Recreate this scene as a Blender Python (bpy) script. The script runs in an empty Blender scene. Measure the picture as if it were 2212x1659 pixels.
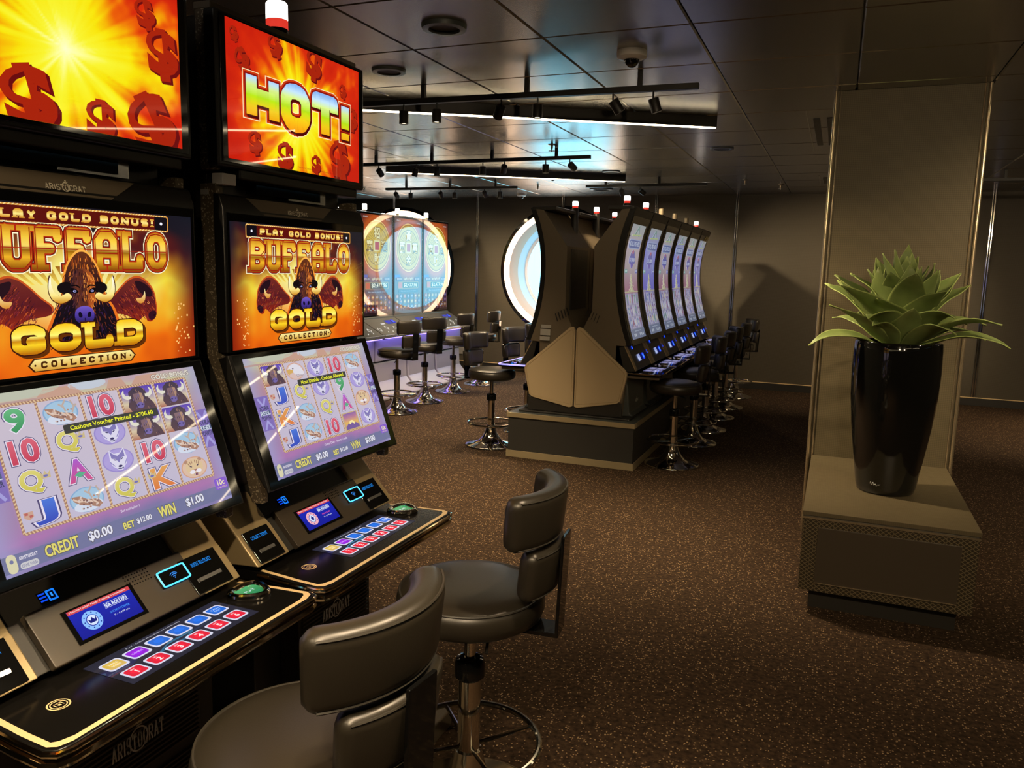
import bpy, bmesh, math, random
import numpy as np
from mathutils import Vector, Matrix
from mathutils.geometry import tessellate_polygon
S = bpy.context.scene
COL = S.collection
PI = math.pi
# ---------------------------------------------------------------- camera
f_px, pitch, roll, yaw = 1702.457, 0.146379, 0.0233497, 0.3869309
cy, sy = math.cos(yaw), math.sin(yaw)
fw = Vector((-sy*math.cos(pitch), cy*math.cos(pitch), -math.sin(pitch)))
rt = Vector((cy, sy, 0)); up = rt.cross(fw)
Rv = rt*math.cos(roll)+up*math.sin(roll); Uv = -rt*math.sin(roll)+up*math.cos(roll)
cd = bpy.data.cameras.new('camera'); cam = bpy.data.objects.new('camera', cd); COL.objects.link(cam)
cd.sensor_width = 36; cd.lens = f_px/2212*36; cd.clip_start = 0.05
mw = Matrix((Rv, Uv, -fw)).transposed().to_4x4(); mw.translation = Vector((0, 0, 1.45))
cam.matrix_world = mw
S.camera = cam
# ---------------------------------------------------------------- exposure / world
S.view_settings.view_transform = 'Standard'; S.view_settings.look = 'None'
S.view_settings.gamma = 1; S.view_settings.use_curve_mapping = False
S.view_settings.exposure = 0.0
try:
    S.cycles.max_bounces = 6; S.cycles.diffuse_bounces = 3; S.cycles.glossy_bounces = 4; S.cycles.transmission_bounces = 4
    S.cycles.transparent_max_bounces = 6; S.cycles.caustics_reflective = False; S.cycles.caustics_refractive = False
    S.cycles.sample_clamp_indirect = 4; S.cycles.blur_glossy = 0.3; S.cycles.use_light_tree = True
except Exception: pass
wd = bpy.data.worlds.new('sky'); S.world = wd; wd.use_nodes = True
nt = wd.node_tree; bg = nt.nodes['Background']
tc = nt.nodes.new('ShaderNodeTexCoord'); sp = nt.nodes.new('ShaderNodeSeparateXYZ'); cr = nt.nodes.new('ShaderNodeValToRGB')
nt.links.new(tc.outputs['Generated'], sp.inputs[0]); nt.links.new(sp.outputs[2], cr.inputs[0]); nt.links.new(cr.outputs[0], bg.inputs[0])
e = cr.color_ramp.elements; e[0].position = 0.0; e[0].color = (.22, .60, .78, 1); e[1].position = .5; e[1].color = (.235, .68, 1, 1)
for p_, c_ in ((.503, (.25, .70, .95, 1)), (.53, (.42, .86, 1, 1)), (.6, (.25, .74, 1, 1))):
    q_ = e.new(p_); q_.color = c_
bg.inputs[1].default_value = 4.5
CEIL = 2.41
def area(loc, rot, sx, sy_, power, color=(1, .8, .58), portal=False, name='room_light'):
    l = bpy.data.lights.new(name, 'AREA'); l.shape = 'RECTANGLE'; l.size = sx; l.size_y = sy_; l.energy = power; l.color = color
    try: l.cycles.is_portal = portal
    except Exception: pass
    o = bpy.data.objects.new(name, l); COL.objects.link(o); o.location = loc; o.rotation_euler = rot
    return o
WIN = [(-6.03, 1.42), (-3.546, 1.42)]
for (wx, wz) in WIN:                       # daylight portals in the two portholes (sampling guides only)
    area((wx, 10.72, wz), (-PI/2, 0, 0), 1.3, 1.3, 1, (1, 1, 1), True, 'porthole_daylight')
# ---------------------------------------------------------------- materials
MT = {}
def srgb(c): return tuple((x/12.92 if x <= .04045 else ((x+.055)/1.055)**2.4) for x in c)
def mat(name, col=(.5, .5, .5), rough=.5, metal=0., emis=None, es=1., spec=.5, bump=None, coat=0., aniso=0.):
    if name in MT: return MT[name]
    m = bpy.data.materials.new(name); m.use_nodes = True; n = m.node_tree.nodes; b = n['Principled BSDF']
    b.inputs['Base Color'].default_value = (*col[:3], 1); b.inputs['Roughness'].default_value = rough; b.inputs['Metallic'].default_value = metal
    b.inputs['Specular IOR Level'].default_value = spec; b.inputs['Coat Weight'].default_value = coat; b.inputs['Coat Roughness'].default_value = .08
    b.inputs['Anisotropic'].default_value = aniso
    if emis: b.inputs['Emission Color'].default_value = (*emis, 1); b.inputs['Emission Strength'].default_value = es
    # small procedural variation so that no surface is perfectly uniform
    t = n.new('ShaderNodeTexNoise'); t.inputs['Scale'].default_value = bump[0] if bump else 35
    t.inputs['Detail'].default_value = 3
    c = n.new('ShaderNodeTexCoord'); L = m.node_tree.links; L.new(c.outputs['Object'], t.inputs['Vector'])
    if bump:
        bp = n.new('ShaderNodeBump'); bp.inputs['Strength'].default_value = bump[1]; bp.inputs['Distance'].default_value = bump[2] if len(bump) > 2 else .002
        L.new(t.outputs['Fac'], bp.inputs['Height']); L.new(bp.outputs[0], b.inputs['Normal'])
    elif not emis:
        r = n.new('ShaderNodeMapRange'); r.inputs['To Min'].default_value = max(.0, rough*.88); r.inputs['To Max'].default_value = min(1, rough*1.12)
        L.new(t.outputs['Fac'], r.inputs['Value']); L.new(r.outputs[0], b.inputs['Roughness'])
    MT[name] = m; return m
def nodes(m): return m.node_tree.nodes, m.node_tree.links, m.node_tree.nodes['Principled BSDF']
def math_(n, L, op, a, b=None, c=None):
    q = n.new('ShaderNodeMath'); q.operation = op
    for i, v in enumerate((a, b, c)):
        if v is None: continue
        if isinstance(v, (int, float)): q.inputs[i].default_value = v
        else: L.new(v, q.inputs[i])
    return q.outputs[0]
def mix_(n, L, f, a, b):
    q = n.new('ShaderNodeMix'); q.data_type = 'RGBA'
    if isinstance(f, (int, float)): q.inputs[0].default_value = f
    else: L.new(f, q.inputs[0])
    for i, v in ((6, a), (7, b)):
        if isinstance(v, tuple): q.inputs[i].default_value = (*v, 1)
        else: L.new(v, q.inputs[i])
    return q.outputs[2]
# carpet: dark brown pile with pale flecks
m = mat('carpet', (.03, .02, .015), .95, spec=.15, bump=(260, .6, .004)); n, L, b = nodes(m)
c = n.new('ShaderNodeTexCoord')
vo = n.new('ShaderNodeTexVoronoi'); vo.inputs['Scale'].default_value = 135; L.new(c.outputs['Object'], vo.inputs['Vector'])
sx = n.new('ShaderNodeSeparateColor'); L.new(vo.outputs['Color'], sx.inputs[0])
fl = math_(n, L, 'MULTIPLY', math_(n, L, 'GREATER_THAN', sx.outputs[0], .80), math_(n, L, 'LESS_THAN', vo.outputs['Distance'], .42))
n2 = n.new('ShaderNodeTexNoise'); n2.inputs['Scale'].default_value = 55; n2.inputs['Detail'].default_value = 6; L.new(c.outputs['Object'], n2.inputs['Vector'])
r2 = n.new('ShaderNodeMapRange'); L.new(n2.outputs['Fac'], r2.inputs['Value']); r2.inputs['From Min'].default_value = .35; r2.inputs['From Max'].default_value = .65
base = mix_(n, L, r2.outputs[0], (.021, .012, .0075), (.062, .037, .020))
flc = mix_(n, L, sx.outputs[1], (.15, .09, .05), (.42, .30, .17))
L.new(mix_(n, L, fl, base, flc), b.inputs['Base Color'])
# woven dark wall covering
def woven(name, c1, c2, k, rough=.55, spec=.35, axes=(0, 2), metal=0.):
    m = mat(name, c1, rough, metal=metal, spec=spec); n, L, b = nodes(m)
    c = n.new('ShaderNodeTexCoord'); s = n.new('ShaderNodeSeparateXYZ'); L.new(c.outputs['Object'], s.inputs[0])
    a = s.outputs[axes[0]]; z = s.outputs[axes[1]]
    u = math_(n, L, 'SINE', math_(n, L, 'MULTIPLY', math_(n, L, 'ADD', a, z), k)); v = math_(n, L, 'SINE', math_(n, L, 'MULTIPLY', math_(n, L, 'SUBTRACT', a, z), k))
    w = math_(n, L, 'MULTIPLY_ADD', math_(n, L, 'MULTIPLY', u, v), .5, .5)
    L.new(mix_(n, L, w, c1, c2), b.inputs['Base Color'])
    bp = n.new('ShaderNodeBump'); bp.inputs['Strength'].default_value = .3; bp.inputs['Distance'].default_value = .001; L.new(w, bp.inputs['Height']); L.new(bp.outputs[0], b.inputs['Normal'])
    return m
woven('wall_fabric', (.056, .047, .032), (.089, .075, .051), 330)
woven('column_fabric', (.072, .058, .031), (.115, .093, .050), 330)
woven('slab_laminate', (.092, .073, .040), (.120, .096, .054), 420, .45, axes=(0, 1))
# diamond lattice of the planter bench front
m = mat('diamond_lattice', (.1, .08, .05), .4, .3); n, L, b = nodes(m)
c = n.new('ShaderNodeTexCoord'); s = n.new('ShaderNodeSeparateXYZ'); L.new(c.outputs['Object'], s.inputs[0])
def lat(o): return math_(n, L, 'LESS_THAN', math_(n, L, 'FRACT', math_(n, L, 'MULTIPLY', o, 46)), .2)
ax = math_(n, L, 'ADD', s.outputs[0], s.outputs[1])
zz = math_(n, L, 'MULTIPLY', s.outputs[2], 1.25)
ln = math_(n, L, 'MAXIMUM', lat(math_(n, L, 'ADD', ax, zz)), lat(math_(n, L, 'SUBTRACT', ax, zz)))
L.new(mix_(n, L, ln, (.042, .032, .018), (.19, .15, .085)), b.inputs['Base Color'])
bp = n.new('ShaderNodeBump'); bp.inputs['Strength'].default_value = .7; bp.inputs['Distance'].default_value = .002; L.new(ln, bp.inputs['Height']); L.new(bp.outputs[0], b.inputs['Normal'])
# speckled brown laminate of the cabinets
m = mat('speckled_laminate', (.2, .15, .09), .45, .2); n, L, b = nodes(m)
c = n.new('ShaderNodeTexCoord'); vo = n.new('ShaderNodeTexVoronoi'); vo.inputs['Scale'].default_value = 330; L.new(c.outputs['Object'], vo.inputs['Vector'])
s = n.new('ShaderNodeSeparateColor'); L.new(vo.outputs['Color'], s.inputs[0])
L.new(mix_(n, L, math_(n, L, 'GREATER_THAN', s.outputs[0], .86), (.115, .088, .055), (.42, .35, .24)), b.inputs['Base Color'])
# ceiling panels: brushed dark metal
m = mat('ceiling_metal', (.40, .40, .375), .25, .70, aniso=.0); n, L, b = nodes(m)
c = n.new('ShaderNodeTexCoord'); mp = n.new('ShaderNodeMapping'); mp.inputs['Scale'].default_value = (1.5, 160, 1); L.new(c.outputs['Object'], mp.inputs[0])
t = n.new('ShaderNodeTexNoise'); t.inputs['Scale'].default_value = 2; L.new(mp.outputs[0], t.inputs['Vector'])
r = n.new('ShaderNodeMapRange'); r.inputs['To Min'].default_value = .21; r.inputs['To Max'].default_value = .28; L.new(t.outputs['Fac'], r.inputs['Value']); L.new(r.outputs[0], b.inputs['Roughness'])
mat('seam_metal', (.5, .49, .46), .2, 1.)
mat('chrome', (.78, .73, .64), .09, 1.)
mat('gold_chrome', (.80, .62, .40), .10, 1.)
mat('gold_paint', (.95, .70, .38), .35, .25)
mat('brass_strip', (.62, .51, .34), .24, .85)
mat('brass_flat', (.42, .34, .20), .38, .35)
mat('black_plastic', (.010, .0095, .009), .35)
mat('black_satin', (.022, .02, .017), .42)
mat('black_gloss', (.004, .004, .004), .05)
mat('dark_panel', (.052, .040, .026), .38)
mat('bezel_glass', (.004, .0045, .005), .05, spec=.9)
mat('leather', (.024, .020, .014), .33, spec=.6, bump=(420, .12, .0012))
mat('leather_piping', (.03, .026, .02), .4)
mat('tan_metal', (.42, .32, .17), .38, .4)
mat('deck_black', (.006, .0055, .005), .16, spec=.35)
mat('beige_panel', (.47, .36, .21), .55)
mat('taupe_body', (.135, .105, .068), .5)
mat('grey_body', (.06, .062, .058), .5)
mat('teal_grey', (.085, .095, .09), .35)
mat('plinth_laminate', (.035, .034, .03), .45)
mat('white_cabinet', (.46, .44, .47), .4)
mat('silver', (.6, .6, .6), .25, .9)
mat('silver_plate', (.75, .72, .66), .35, .6)
mat('white_plastic', (.75, .72, .68), .35)
mat('glossy_pot', (.006, .006, .0055), .03, coat=.6, bump=(9, .25, .006))
mat('soil', (.03, .02, .012), .95)
mat('lamp_white', (.9, .9, .9), .4, emis=(1, .93, .85), es=7)
mat('lamp_off', (.55, .45, .3), .25, .2)
mat('lamp_red', (.5, .02, .02), .4, emis=(.9, .05, .03), es=.8)
mat('led_strip', (1, 1, 1), .5, emis=(1, .80, .50), es=14)
mat('ring_light', (1, 1, 1), .5, emis=(1, .62, .38), es=5.5)
mat('spot_lens', (1, 1, 1), .5, emis=(1, .85, .62), es=8)
mat('blue_glow', (.02, .1, .6), .3, emis=(.02, .22, 1.), es=2.2)
mat('cyan_glow', (.02, .4, .8), .3, emis=(.08, .55, 1.), es=1.6)
mat('purple_glow', (.3, .1, .8), .3, emis=(.30, .22, 1.), es=3.5)
mat('violet_glow', (.3, .25, .8), .3, emis=(.30, .28, 1.), es=1.6)
mat('pale_letter', (.92, .90, .85), .4)
mat('logo_gold', (.85, .80, .64), .4)
mat('tunnel_peach', (.80, .50, .36), .6)  # peach of the ring's warm light put into the base colour
mat('tunnel_white', (.74, .74, .80), .45)
# agave leaf
m = mat('agave_leaf', (.12, .2, .05), .42, spec=.4); n, L, b = nodes(m)
c = n.new('ShaderNodeTexCoord'); t = n.new('ShaderNodeTexNoise'); t.inputs['Scale'].default_value = 9; t.inputs['Detail'].default_value = 4; L.new(c.outputs['Object'], t.inputs['Vector'])
at = n.new('ShaderNodeAttribute'); at.attribute_name = 'edge'
g = mix_(n, L, t.outputs['Fac'], (.080, .13, .028), (.30, .38, .13))
L.new(mix_(n, L, at.outputs['Fac'], g, (.32, .40, .12)), b.inputs['Base Color'])
# window glass
m = bpy.data.materials.new('window_glass'); m.use_nodes = True; MT['window_glass'] = m; n = m.node_tree.nodes; L = m.node_tree.links
for x in list(n): n.remove(x)
o = n.new('ShaderNodeOutputMaterial'); a = n.new('ShaderNodeBsdfTransparent'); g = n.new('ShaderNodeBsdfGlossy'); g.inputs['Roughness'].default_value = .02
a.inputs[0].default_value = (.93, .97, .98, 1); mx = n.new('ShaderNodeMixShader'); mx.inputs[0].default_value = .06
L.new(a.outputs[0], mx.inputs[1]); L.new(g.outputs[0], mx.inputs[2]); L.new(mx.outputs[0], o.inputs[0])
def art_mat(name, strength, rough=.06, spec=.6):
    m = mat(name, (.006, .006, .007), rough, emis=(1, 1, 1), es=strength, spec=spec); n, L, b = nodes(m)
    a = n.new('ShaderNodeAttribute'); a.attribute_name = 'Col'; L.new(a.outputs['Color'], b.inputs['Emission Color']); return m
art_mat('screen_art', 1.0, .02); art_mat('screen_far', .8, .03, 1.0); MT['screen_far'].node_tree.nodes['Principled BSDF'].inputs['Coat Weight'].default_value = 1; MT['screen_far'].node_tree.nodes['Principled BSDF'].inputs['Coat Roughness'].default_value = .03
# ---------------------------------------------------------------- mesh helpers
class MB:
    def __init__(s): s.v = []; s.f = []; s.m = []
    def add(s, vs, fs, mi=0):
        o = len(s.v); s.v += [tuple(v) for v in vs]; s.f += [tuple(i+o for i in f) for f in fs]; s.m += [mi]*len(fs); return s
    def box(s, x0, x1, y0, y1, z0, z1, mi=0):
        v = [(x0, y0, z0), (x1, y0, z0), (x1, y1, z0), (x0, y1, z0), (x0, y0, z1), (x1, y0, z1), (x1, y1, z1), (x0, y1, z1)]
        return s.add(v, [(3, 2, 1, 0), (4, 5, 6, 7), (0, 1, 5, 4), (1, 2, 6, 5), (2, 3, 7, 6), (3, 0, 4, 7)], mi)
    def prism(s, pts, a, b, axis='y', mi=0, mi_cap=None):
        n = len(pts)
        def P(p, t): return (p[0], t, p[1]) if axis == 'y' else ((t, p[0], p[1]) if axis == 'x' else (p[0], p[1], t))
        v = [P(p, a) for p in pts]+[P(p, b) for p in pts]
        s.add(v, [(i, (i+1) % n, (i+1) % n+n, i+n) for i in range(n)], mi)
        tr = tessellate_polygon([[Vector((p[0], p[1], 0)) for p in pts]])
        s.add(v, [tuple(t) for t in tr]+[tuple(i+n for i in reversed(t)) for t in tr], mi if mi_cap is None else mi_cap); return s
    def lathe(s, prof, n=32, c=(0, 0, 0), mi=0, sx=1, sy=1):
        v = []; k = len(prof)
        for i in range(n):
            a = 2*PI*i/n
            for r, z in prof: v.append((c[0]+r*math.cos(a)*sx, c[1]+r*math.sin(a)*sy, c[2]+z))
        f = []
        for i in range(n):
            j = (i+1) % n
            for q in range(k-1): f.append((i*k+q, j*k+q, j*k+q+1, i*k+q+1))
        return s.add(v, f, mi)
    def tube(s, path, r, n=10, closed=False, mi=0):
        P = [Vector(p) for p in path]; N = len(P); v = []; nrm = None
        for i, p in enumerate(P):
            if closed: t = (P[(i+1) % N]-P[i-1]).normalized()
            else: t = (P[min(i+1, N-1)]-P[max(i-1, 0)]).normalized()
            if nrm is None:
                nrm = t.cross(Vector((0, 0, 1)))
                if nrm.length < .1: nrm = t.cross(Vector((0, 1, 0)))
            nrm = (nrm-t*nrm.dot(t)).normalized(); bn = t.cross(nrm)
            for k in range(n):
                a = 2*PI*k/n; v.append(p+nrm*math.cos(a)*r+bn*math.sin(a)*r)
        f = []
        for i in range(N if closed else N-1):
            j = (i+1) % N
            for k in range(n): f.append((i*n+k, i*n+(k+1) % n, j*n+(k+1) % n, j*n+k))
        if not closed: f += [tuple(reversed(range(n))), tuple((N-1)*n+k for k in range(n))]
        return s.add(v, f, mi)
    def build(s, name, mats, parent=None, bevel=0, seg=2, smooth=35, loc=None, kind=None, fix=True):
        me = bpy.data.meshes.new(name); me.from_pydata(s.v, [], s.f); me.update()
        if not isinstance(mats, (list, tuple)): mats = [mats]
        for q in mats: me.materials.append(MT[q] if isinstance(q, str) else q)
        me.polygons.foreach_set('material_index', s.m)
        bm = bmesh.new(); bm.from_mesh(me)
        bmesh.ops.remove_doubles(bm, verts=bm.verts, dist=1e-6)
        if fix: bmesh.ops.recalc_face_normals(bm, faces=bm.faces)
        bm.to_mesh(me); bm.free()
        if smooth:
            me.polygons.foreach_set('use_smooth', [True]*len(me.polygons))
            me.set_sharp_from_angle(angle=math.radians(smooth))
        o = bpy.data.objects.new(name, me); COL.objects.link(o)
        if parent: o.parent = parent
        if loc: o.location = loc
        if bevel:
            md = o.modifiers.new('bevel', 'BEVEL'); md.width = bevel; md.segments = seg; md.limit_method = 'ANGLE'; md.angle_limit = math.radians(40); md.harden_normals = True
        if kind: o['kind'] = kind
        return o
def box(name, m, x0, x1, y0, y1, z0, z1, parent=None, bevel=0, **k): return MB().box(x0, x1, y0, y1, z0, z1).build(name, m, parent, bevel, **k)
def thing(name, label, cat, loc=(0, 0, 0), rz=0, group=None):
    o = bpy.data.objects.new(name, None); COL.objects.link(o); o.empty_display_size = .05
    o.location = loc; o.rotation_euler = (0, 0, rz); o['label'] = label; o['category'] = cat
    if group: o['group'] = group
    return o
def tag(o, label, cat, group=None):
    o['label'] = label; o['category'] = cat
    if group: o['group'] = group
    return o
def dup(root, loc, rz, label, skip=()):
    r = root.copy(); COL.objects.link(r); r.location = loc; r.rotation_euler = (0, 0, rz); r['label'] = label
    def rec(a, b):
        for ch in list(a.children):
            if ch.name.split('.')[0] in skip: continue
            c = ch.copy(); COL.objects.link(c); c.parent = b; rec(ch, c)
    rec(root, r); return r
def rrect(x0, x1, y0, y1, r, n=5):
    out = []
    for cx, cy_, a0 in ((x1-r, y1-r, 0), (x0+r, y1-r, 90), (x0+r, y0+r, 180), (x1-r, y0+r, 270)):
        for i in range(n+1):
            a = math.radians(a0+90*i/n); out.append((cx+r*math.cos(a), cy_+r*math.sin(a)))
    return out
# ---------------------------------------------------------------- flat lit artwork (screens, printed signs)
TX = {}
def text_tris(st, off=0., sp=1.):
    k = (st, off, sp)
    if k in TX: return TX[k]
    cu = bpy.data.curves.new('t', 'FONT'); cu.body = st; cu.size = 1; cu.offset = off; cu.resolution_u = 3; cu.space_character = sp
    o = bpy.data.objects.new('t', cu); COL.objects.link(o); dg = bpy.context.evaluated_depsgraph_get(); ev = o.evaluated_get(dg); me = ev.to_mesh()
    me.calc_loop_triangles(); vs = [(v.co.x, v.co.y) for v in me.vertices]; T = [tuple(vs[i] for i in t.vertices) for t in me.loop_triangles]
    if vs: bb = (min(v[0] for v in vs), max(v[0] for v in vs), min(v[1] for v in vs), max(v[1] for v in vs))
    else: bb = (0, 1, 0, 1)
    ev.to_mesh_clear(); bpy.data.objects.remove(o); bpy.data.curves.remove(cu)
    TX[k] = (T, bb); return TX[k]
GL = {
 'B': [[(0, 0), (0, 1), (.7, 1), (1, .86), (1, .66), (.75, .52), (0, .52)], [(.75, .52), (1, .36), (1, .14), (.7, 0), (0, 0)]],
 'U': [[(0, 1), (0, .18), (.25, 0), (.75, 0), (1, .18), (1, 1)]],
 'F': [[(0, 0), (0, 1), (1, 1), (1, .84)], [(0, .5), (.58, .5)]],
 'A': [[(0, 0), (0, .8), (.25, 1), (.75, 1), (1, .8), (1, 0)], [(0, .42), (1, .42)]],
 'a': [[(0, 0), (.5, 1), (1, 0)], [(.22, .33), (.78, .33)]],
 'L': [[(0, 1), (0, 0), (1, 0), (1, .26)]],
 'O': [[(.5, 0), (.2, .04), (0, .25), (0, .75), (.2, .96), (.5, 1), (.8, .96), (1, .75), (1, .25), (.8, .04), (.5, 0)]],
 'G': [[(1, .72), (1, .84), (.75, 1), (.25, 1), (0, .8), (0, .2), (.25, 0), (.8, 0), (1, .1), (1, .42), (.55, .42)]],
 'D': [[(0, 0), (0, 1), (.7, 1), (1, .8), (1, .2), (.7, 0), (0, 0)]],
 'C': [[(1, .72), (1, .84), (.75, 1), (.25, 1), (0, .8), (0, .2), (.25, 0), (.75, 0), (1, .16), (1, .28)]],
 'E': [[(1, .78), (1, 1), (0, 1), (0, 0), (1, 0), (1, .22)], [(0, .5), (.7, .5)]],
 'T': [[(0, .76), (0, 1), (1, 1), (1, .76)], [(.5, 1), (.5, 0)]], 'I': [[(.5, 0), (.5, 1)]],
 'H': [[(0, 0), (0, 1)], [(1, 0), (1, 1)], [(0, .5), (1, .5)]], 'N': [[(0, 0), (0, 1), (1, 0), (1, 1)]], 'Y': [[(0, 1), (.5, .48), (1, 1)], [(.5, .48), (.5, 0)]],
 'P': [[(0, 0), (0, 1), (.75, 1), (1, .86), (1, .6), (.75, .45), (0, .45)]],
 'R': [[(0, 0), (0, 1), (.75, 1), (1, .86), (1, .6), (.75, .47), (0, .47)], [(.5, .47), (1, 0)]],
 'S': [[(1, .8), (.8, 1), (.2, 1), (0, .85), (0, .64), (.2, .53), (.8, .47), (1, .36), (1, .15), (.8, 0), (.2, 0), (0, .2)]],
 '!': [[(.5, .36), (.5, 1)], [(.5, 0), (.5, .12)]], 'J': [[(.35, 1), (.9, 1)], [(.65, 1), (.65, .15), (.45, 0), (.15, 0), (0, .2)]],
}
class Art:
    def __init__(s): s.T = []; s.G = []
    def tri(s, t, col, z):
        s.T.append((t, col, z))
    def poly(s, pts, col, z):
        for t in tessellate_polygon([[Vector((p[0], p[1], 0)) for p in pts]]): s.tri(tuple(pts[i] for i in t), col, z)
        return s
    def rect(s, x0, y0, x1, y1, col, z): return s.poly([(x0, y0), (x1, y0), (x1, y1), (x0, y1)], col, z)
    def rr(s, x0, y0, x1, y1, r, col, z): return s.poly(rrect(x0, x1, y0, y1, r, 4), col, z)
    def ell(s, cx, cy_, rx, ry, col, z, n=20, rot=0):
        c, q = math.cos(rot), math.sin(rot)
        return s.poly([(cx+rx*math.cos(2*PI*i/n)*c-ry*math.sin(2*PI*i/n)*q, cy_+rx*math.cos(2*PI*i/n)*q+ry*math.sin(2*PI*i/n)*c) for i in range(n)], col, z)
    def ring(s, cx, cy_, r0, r1, col, z, n=28, ex=1):
        for i in range(n):
            a, b_ = 2*PI*i/n, 2*PI*(i+1)/n
            p = [(cx+r*math.cos(t)*ex, cy_+r*math.sin(t)) for r, t in ((r0, a), (r1, a), (r1, b_), (r0, b_))]
            s.tri((p[0], p[1], p[2]), col, z); s.tri((p[0], p[2], p[3]), col, z)
        return s
    def line(s, pts, w, col, z, cap=True):
        for (x0, y0), (x1, y1) in zip(pts, pts[1:]):
            d = math.hypot(x1-x0, y1-y0) or 1; nx, ny = -(y1-y0)/d*w/2, (x1-x0)/d*w/2
            p = [(x0+nx, y0+ny), (x0-nx, y0-ny), (x1-nx, y1-ny), (x1+nx, y1+ny)]
            s.tri((p[0], p[1], p[2]), col, z); s.tri((p[0], p[2], p[3]), col, z)
        if cap:
            for p in pts[1:-1]: s.ell(p[0], p[1], w/2, w/2, col, z, 8)
        return s
    def crescent(s, cx, cy_, r, a0, a1, w, col, z, n=10, ex=1):
        o = []; i_ = []
        for k in range(n+1):
            a = a0+(a1-a0)*k/n; ww = w*math.sin(PI*(.12+.88*(1-k/n)))*.9 if k < n else 0
            o.append((cx+(r+ww/2)*math.cos(a)*ex, cy_+(r+ww/2)*math.sin(a))); i_.append((cx+(r-ww/2)*math.cos(a)*ex, cy_+(r-ww/2)*math.sin(a)))
        return s.poly(o+i_[::-1], col, z)
    def glyphs(s, st, x0, y0, w, h, t, col, z, gap=.25, grow=0., serif=True, slim='I!J', shear=0, sq=False):
        ws = [.45 if ch in slim else (.5 if ch == ' ' else 1.) for ch in st]; g = gap
        tot = sum(ws)+g*(len(st)-1); u = w/tot; x = x0
        for ch, cw in zip(st, ws):
            for pl in GL.get(ch, []):
                W_ = cw*u-t; X0 = x+t/2
                P = [(X0+p[0]*W_+shear*p[1], y0+t/2*.8+p[1]*(h-t*.8)) for p in pl]
                if sq:
                    for a_, b_ in ((0, 1), (-1, -2)):
                        d_ = math.hypot(P[a_][0]-P[b_][0], P[a_][1]-P[b_][1]) or 1; e_ = grow+t*.10; P[a_] = (P[a_][0]+(P[a_][0]-P[b_][0])/d_*e_, P[a_][1]+(P[a_][1]-P[b_][1])/d_*e_)
                s.line(P, t+grow*2, col, z)
                if grow and not sq:
                    s.ell(P[0][0], P[0][1], t/2+grow, t/2+grow, col, z, 8); s.ell(P[-1][0], P[-1][1], t/2+grow, t/2+grow, col, z, 8)
                if serif:
                    for a, b_ in ((pl[0], pl[1]), (pl[-1], pl[-2])):
                        if a[1] in (0, 1) and abs(a[0]-b_[0]) < .3 and ch not in 'O':
                            q = (X0+a[0]*W_, y0+t*.2 if a[1] == 0 else y0+h-t*.2)
                            s.line([(q[0]-t*.95-grow, q[1]), (q[0]+t*.95+grow, q[1])], t*.45+grow*2, col, z)
            x += (cw+g)*u
        return s
    def text(s, st, x, y, h, col, z, w=None, off=0., al='c', rot=0., sp=1.):
        T, bb0 = text_tris(st, 0., sp); T, _ = text_tris(st, off, sp) if off else (T, 0)
        bw, bh = bb0[1]-bb0[0], bb0[3]-bb0[2]; hh = h/ (bh or 1); ww = (w/bw) if w else hh
        cx = {'c': (bb0[0]+bb0[1])/2, 'l': bb0[0], 'r': bb0[1]}[al]; cy_ = (bb0[2]+bb0[3])/2; c, q = math.cos(rot), math.sin(rot)
        def M(p):
            a, b_ = (p[0]-cx)*ww, (p[1]-cy_)*hh; return (x+a*c-b_*q, y+a*q+b_*c)
        for t in T: s.tri(tuple(M(p) for p in t), col, z)
        return s
    def grid(s, x0, y0, x1, y1, nx, ny, fn, z=0): s.G.append((x0, y0, x1, y1, nx, ny, fn, z)); return s
    def grad(s, *st):
        """vertical gradient: list of (y,color)"""
        ys = [a for a, _ in st]
        def f(x, y):
            if y <= ys[0]: return st[0][1]
            for (a, c1), (b_, c2) in zip(st, st[1:]):
                if y <= b_: t = (y-a)/(b_-a); return tuple(c1[i]+(c2[i]-c1[i])*t for i in range(3))
            return st[-1][1]
        f.cuts = ys; return f
    def build(s, name, parent, mp, m='screen_art', cuts=(), clip=None, wash=None):
        V = []; F = []; C = []
        for x0, y0, x1, y1, nx, ny, fn, z in s.G:
            X, Y = np.meshgrid(np.linspace(x0, x1, nx+1), np.linspace(y0, y1, ny+1)); R = fn(X, Y)
            o = len(V); cl = [tuple(c) for c in np.stack(R, -1).reshape(-1, 3)]
            V += [mp(a, b_, z) for a, b_ in zip(X.ravel(), Y.ravel())]
            for j in range(ny):
                for i in range(nx):
                    a = j*(nx+1)+i; q = (a, a+1, a+nx+2, a+nx+1); F.append(tuple(o+k for k in q)); C += [cl[k] for k in q]
        for t, col, z in s.T:
            ps = [list(t)]; cc = list(getattr(col, 'cuts', ()))+list(cuts)
            for c in cc:
                nw = []
                for p in ps:
                    if min(q[1] for q in p) < c-1e-9 and max(q[1] for q in p) > c+1e-9:
                        A, B = [], []
                        for a, b_ in zip(p, p[1:]+p[:1]):
                            (A if a[1] <= c else B).append(a)
                            if a[1] == c: B.append(a)
                            if (a[1]-c)*(b_[1]-c) < 0:
                                k = (c-a[1])/(b_[1]-a[1]); q = (a[0]+(b_[0]-a[0])*k, c); A.append(q); B.append(q)
                        nw += [w_ for w_ in (A, B) if len(w_) > 2]
                    else: nw.append(p)
                ps = nw
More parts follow.
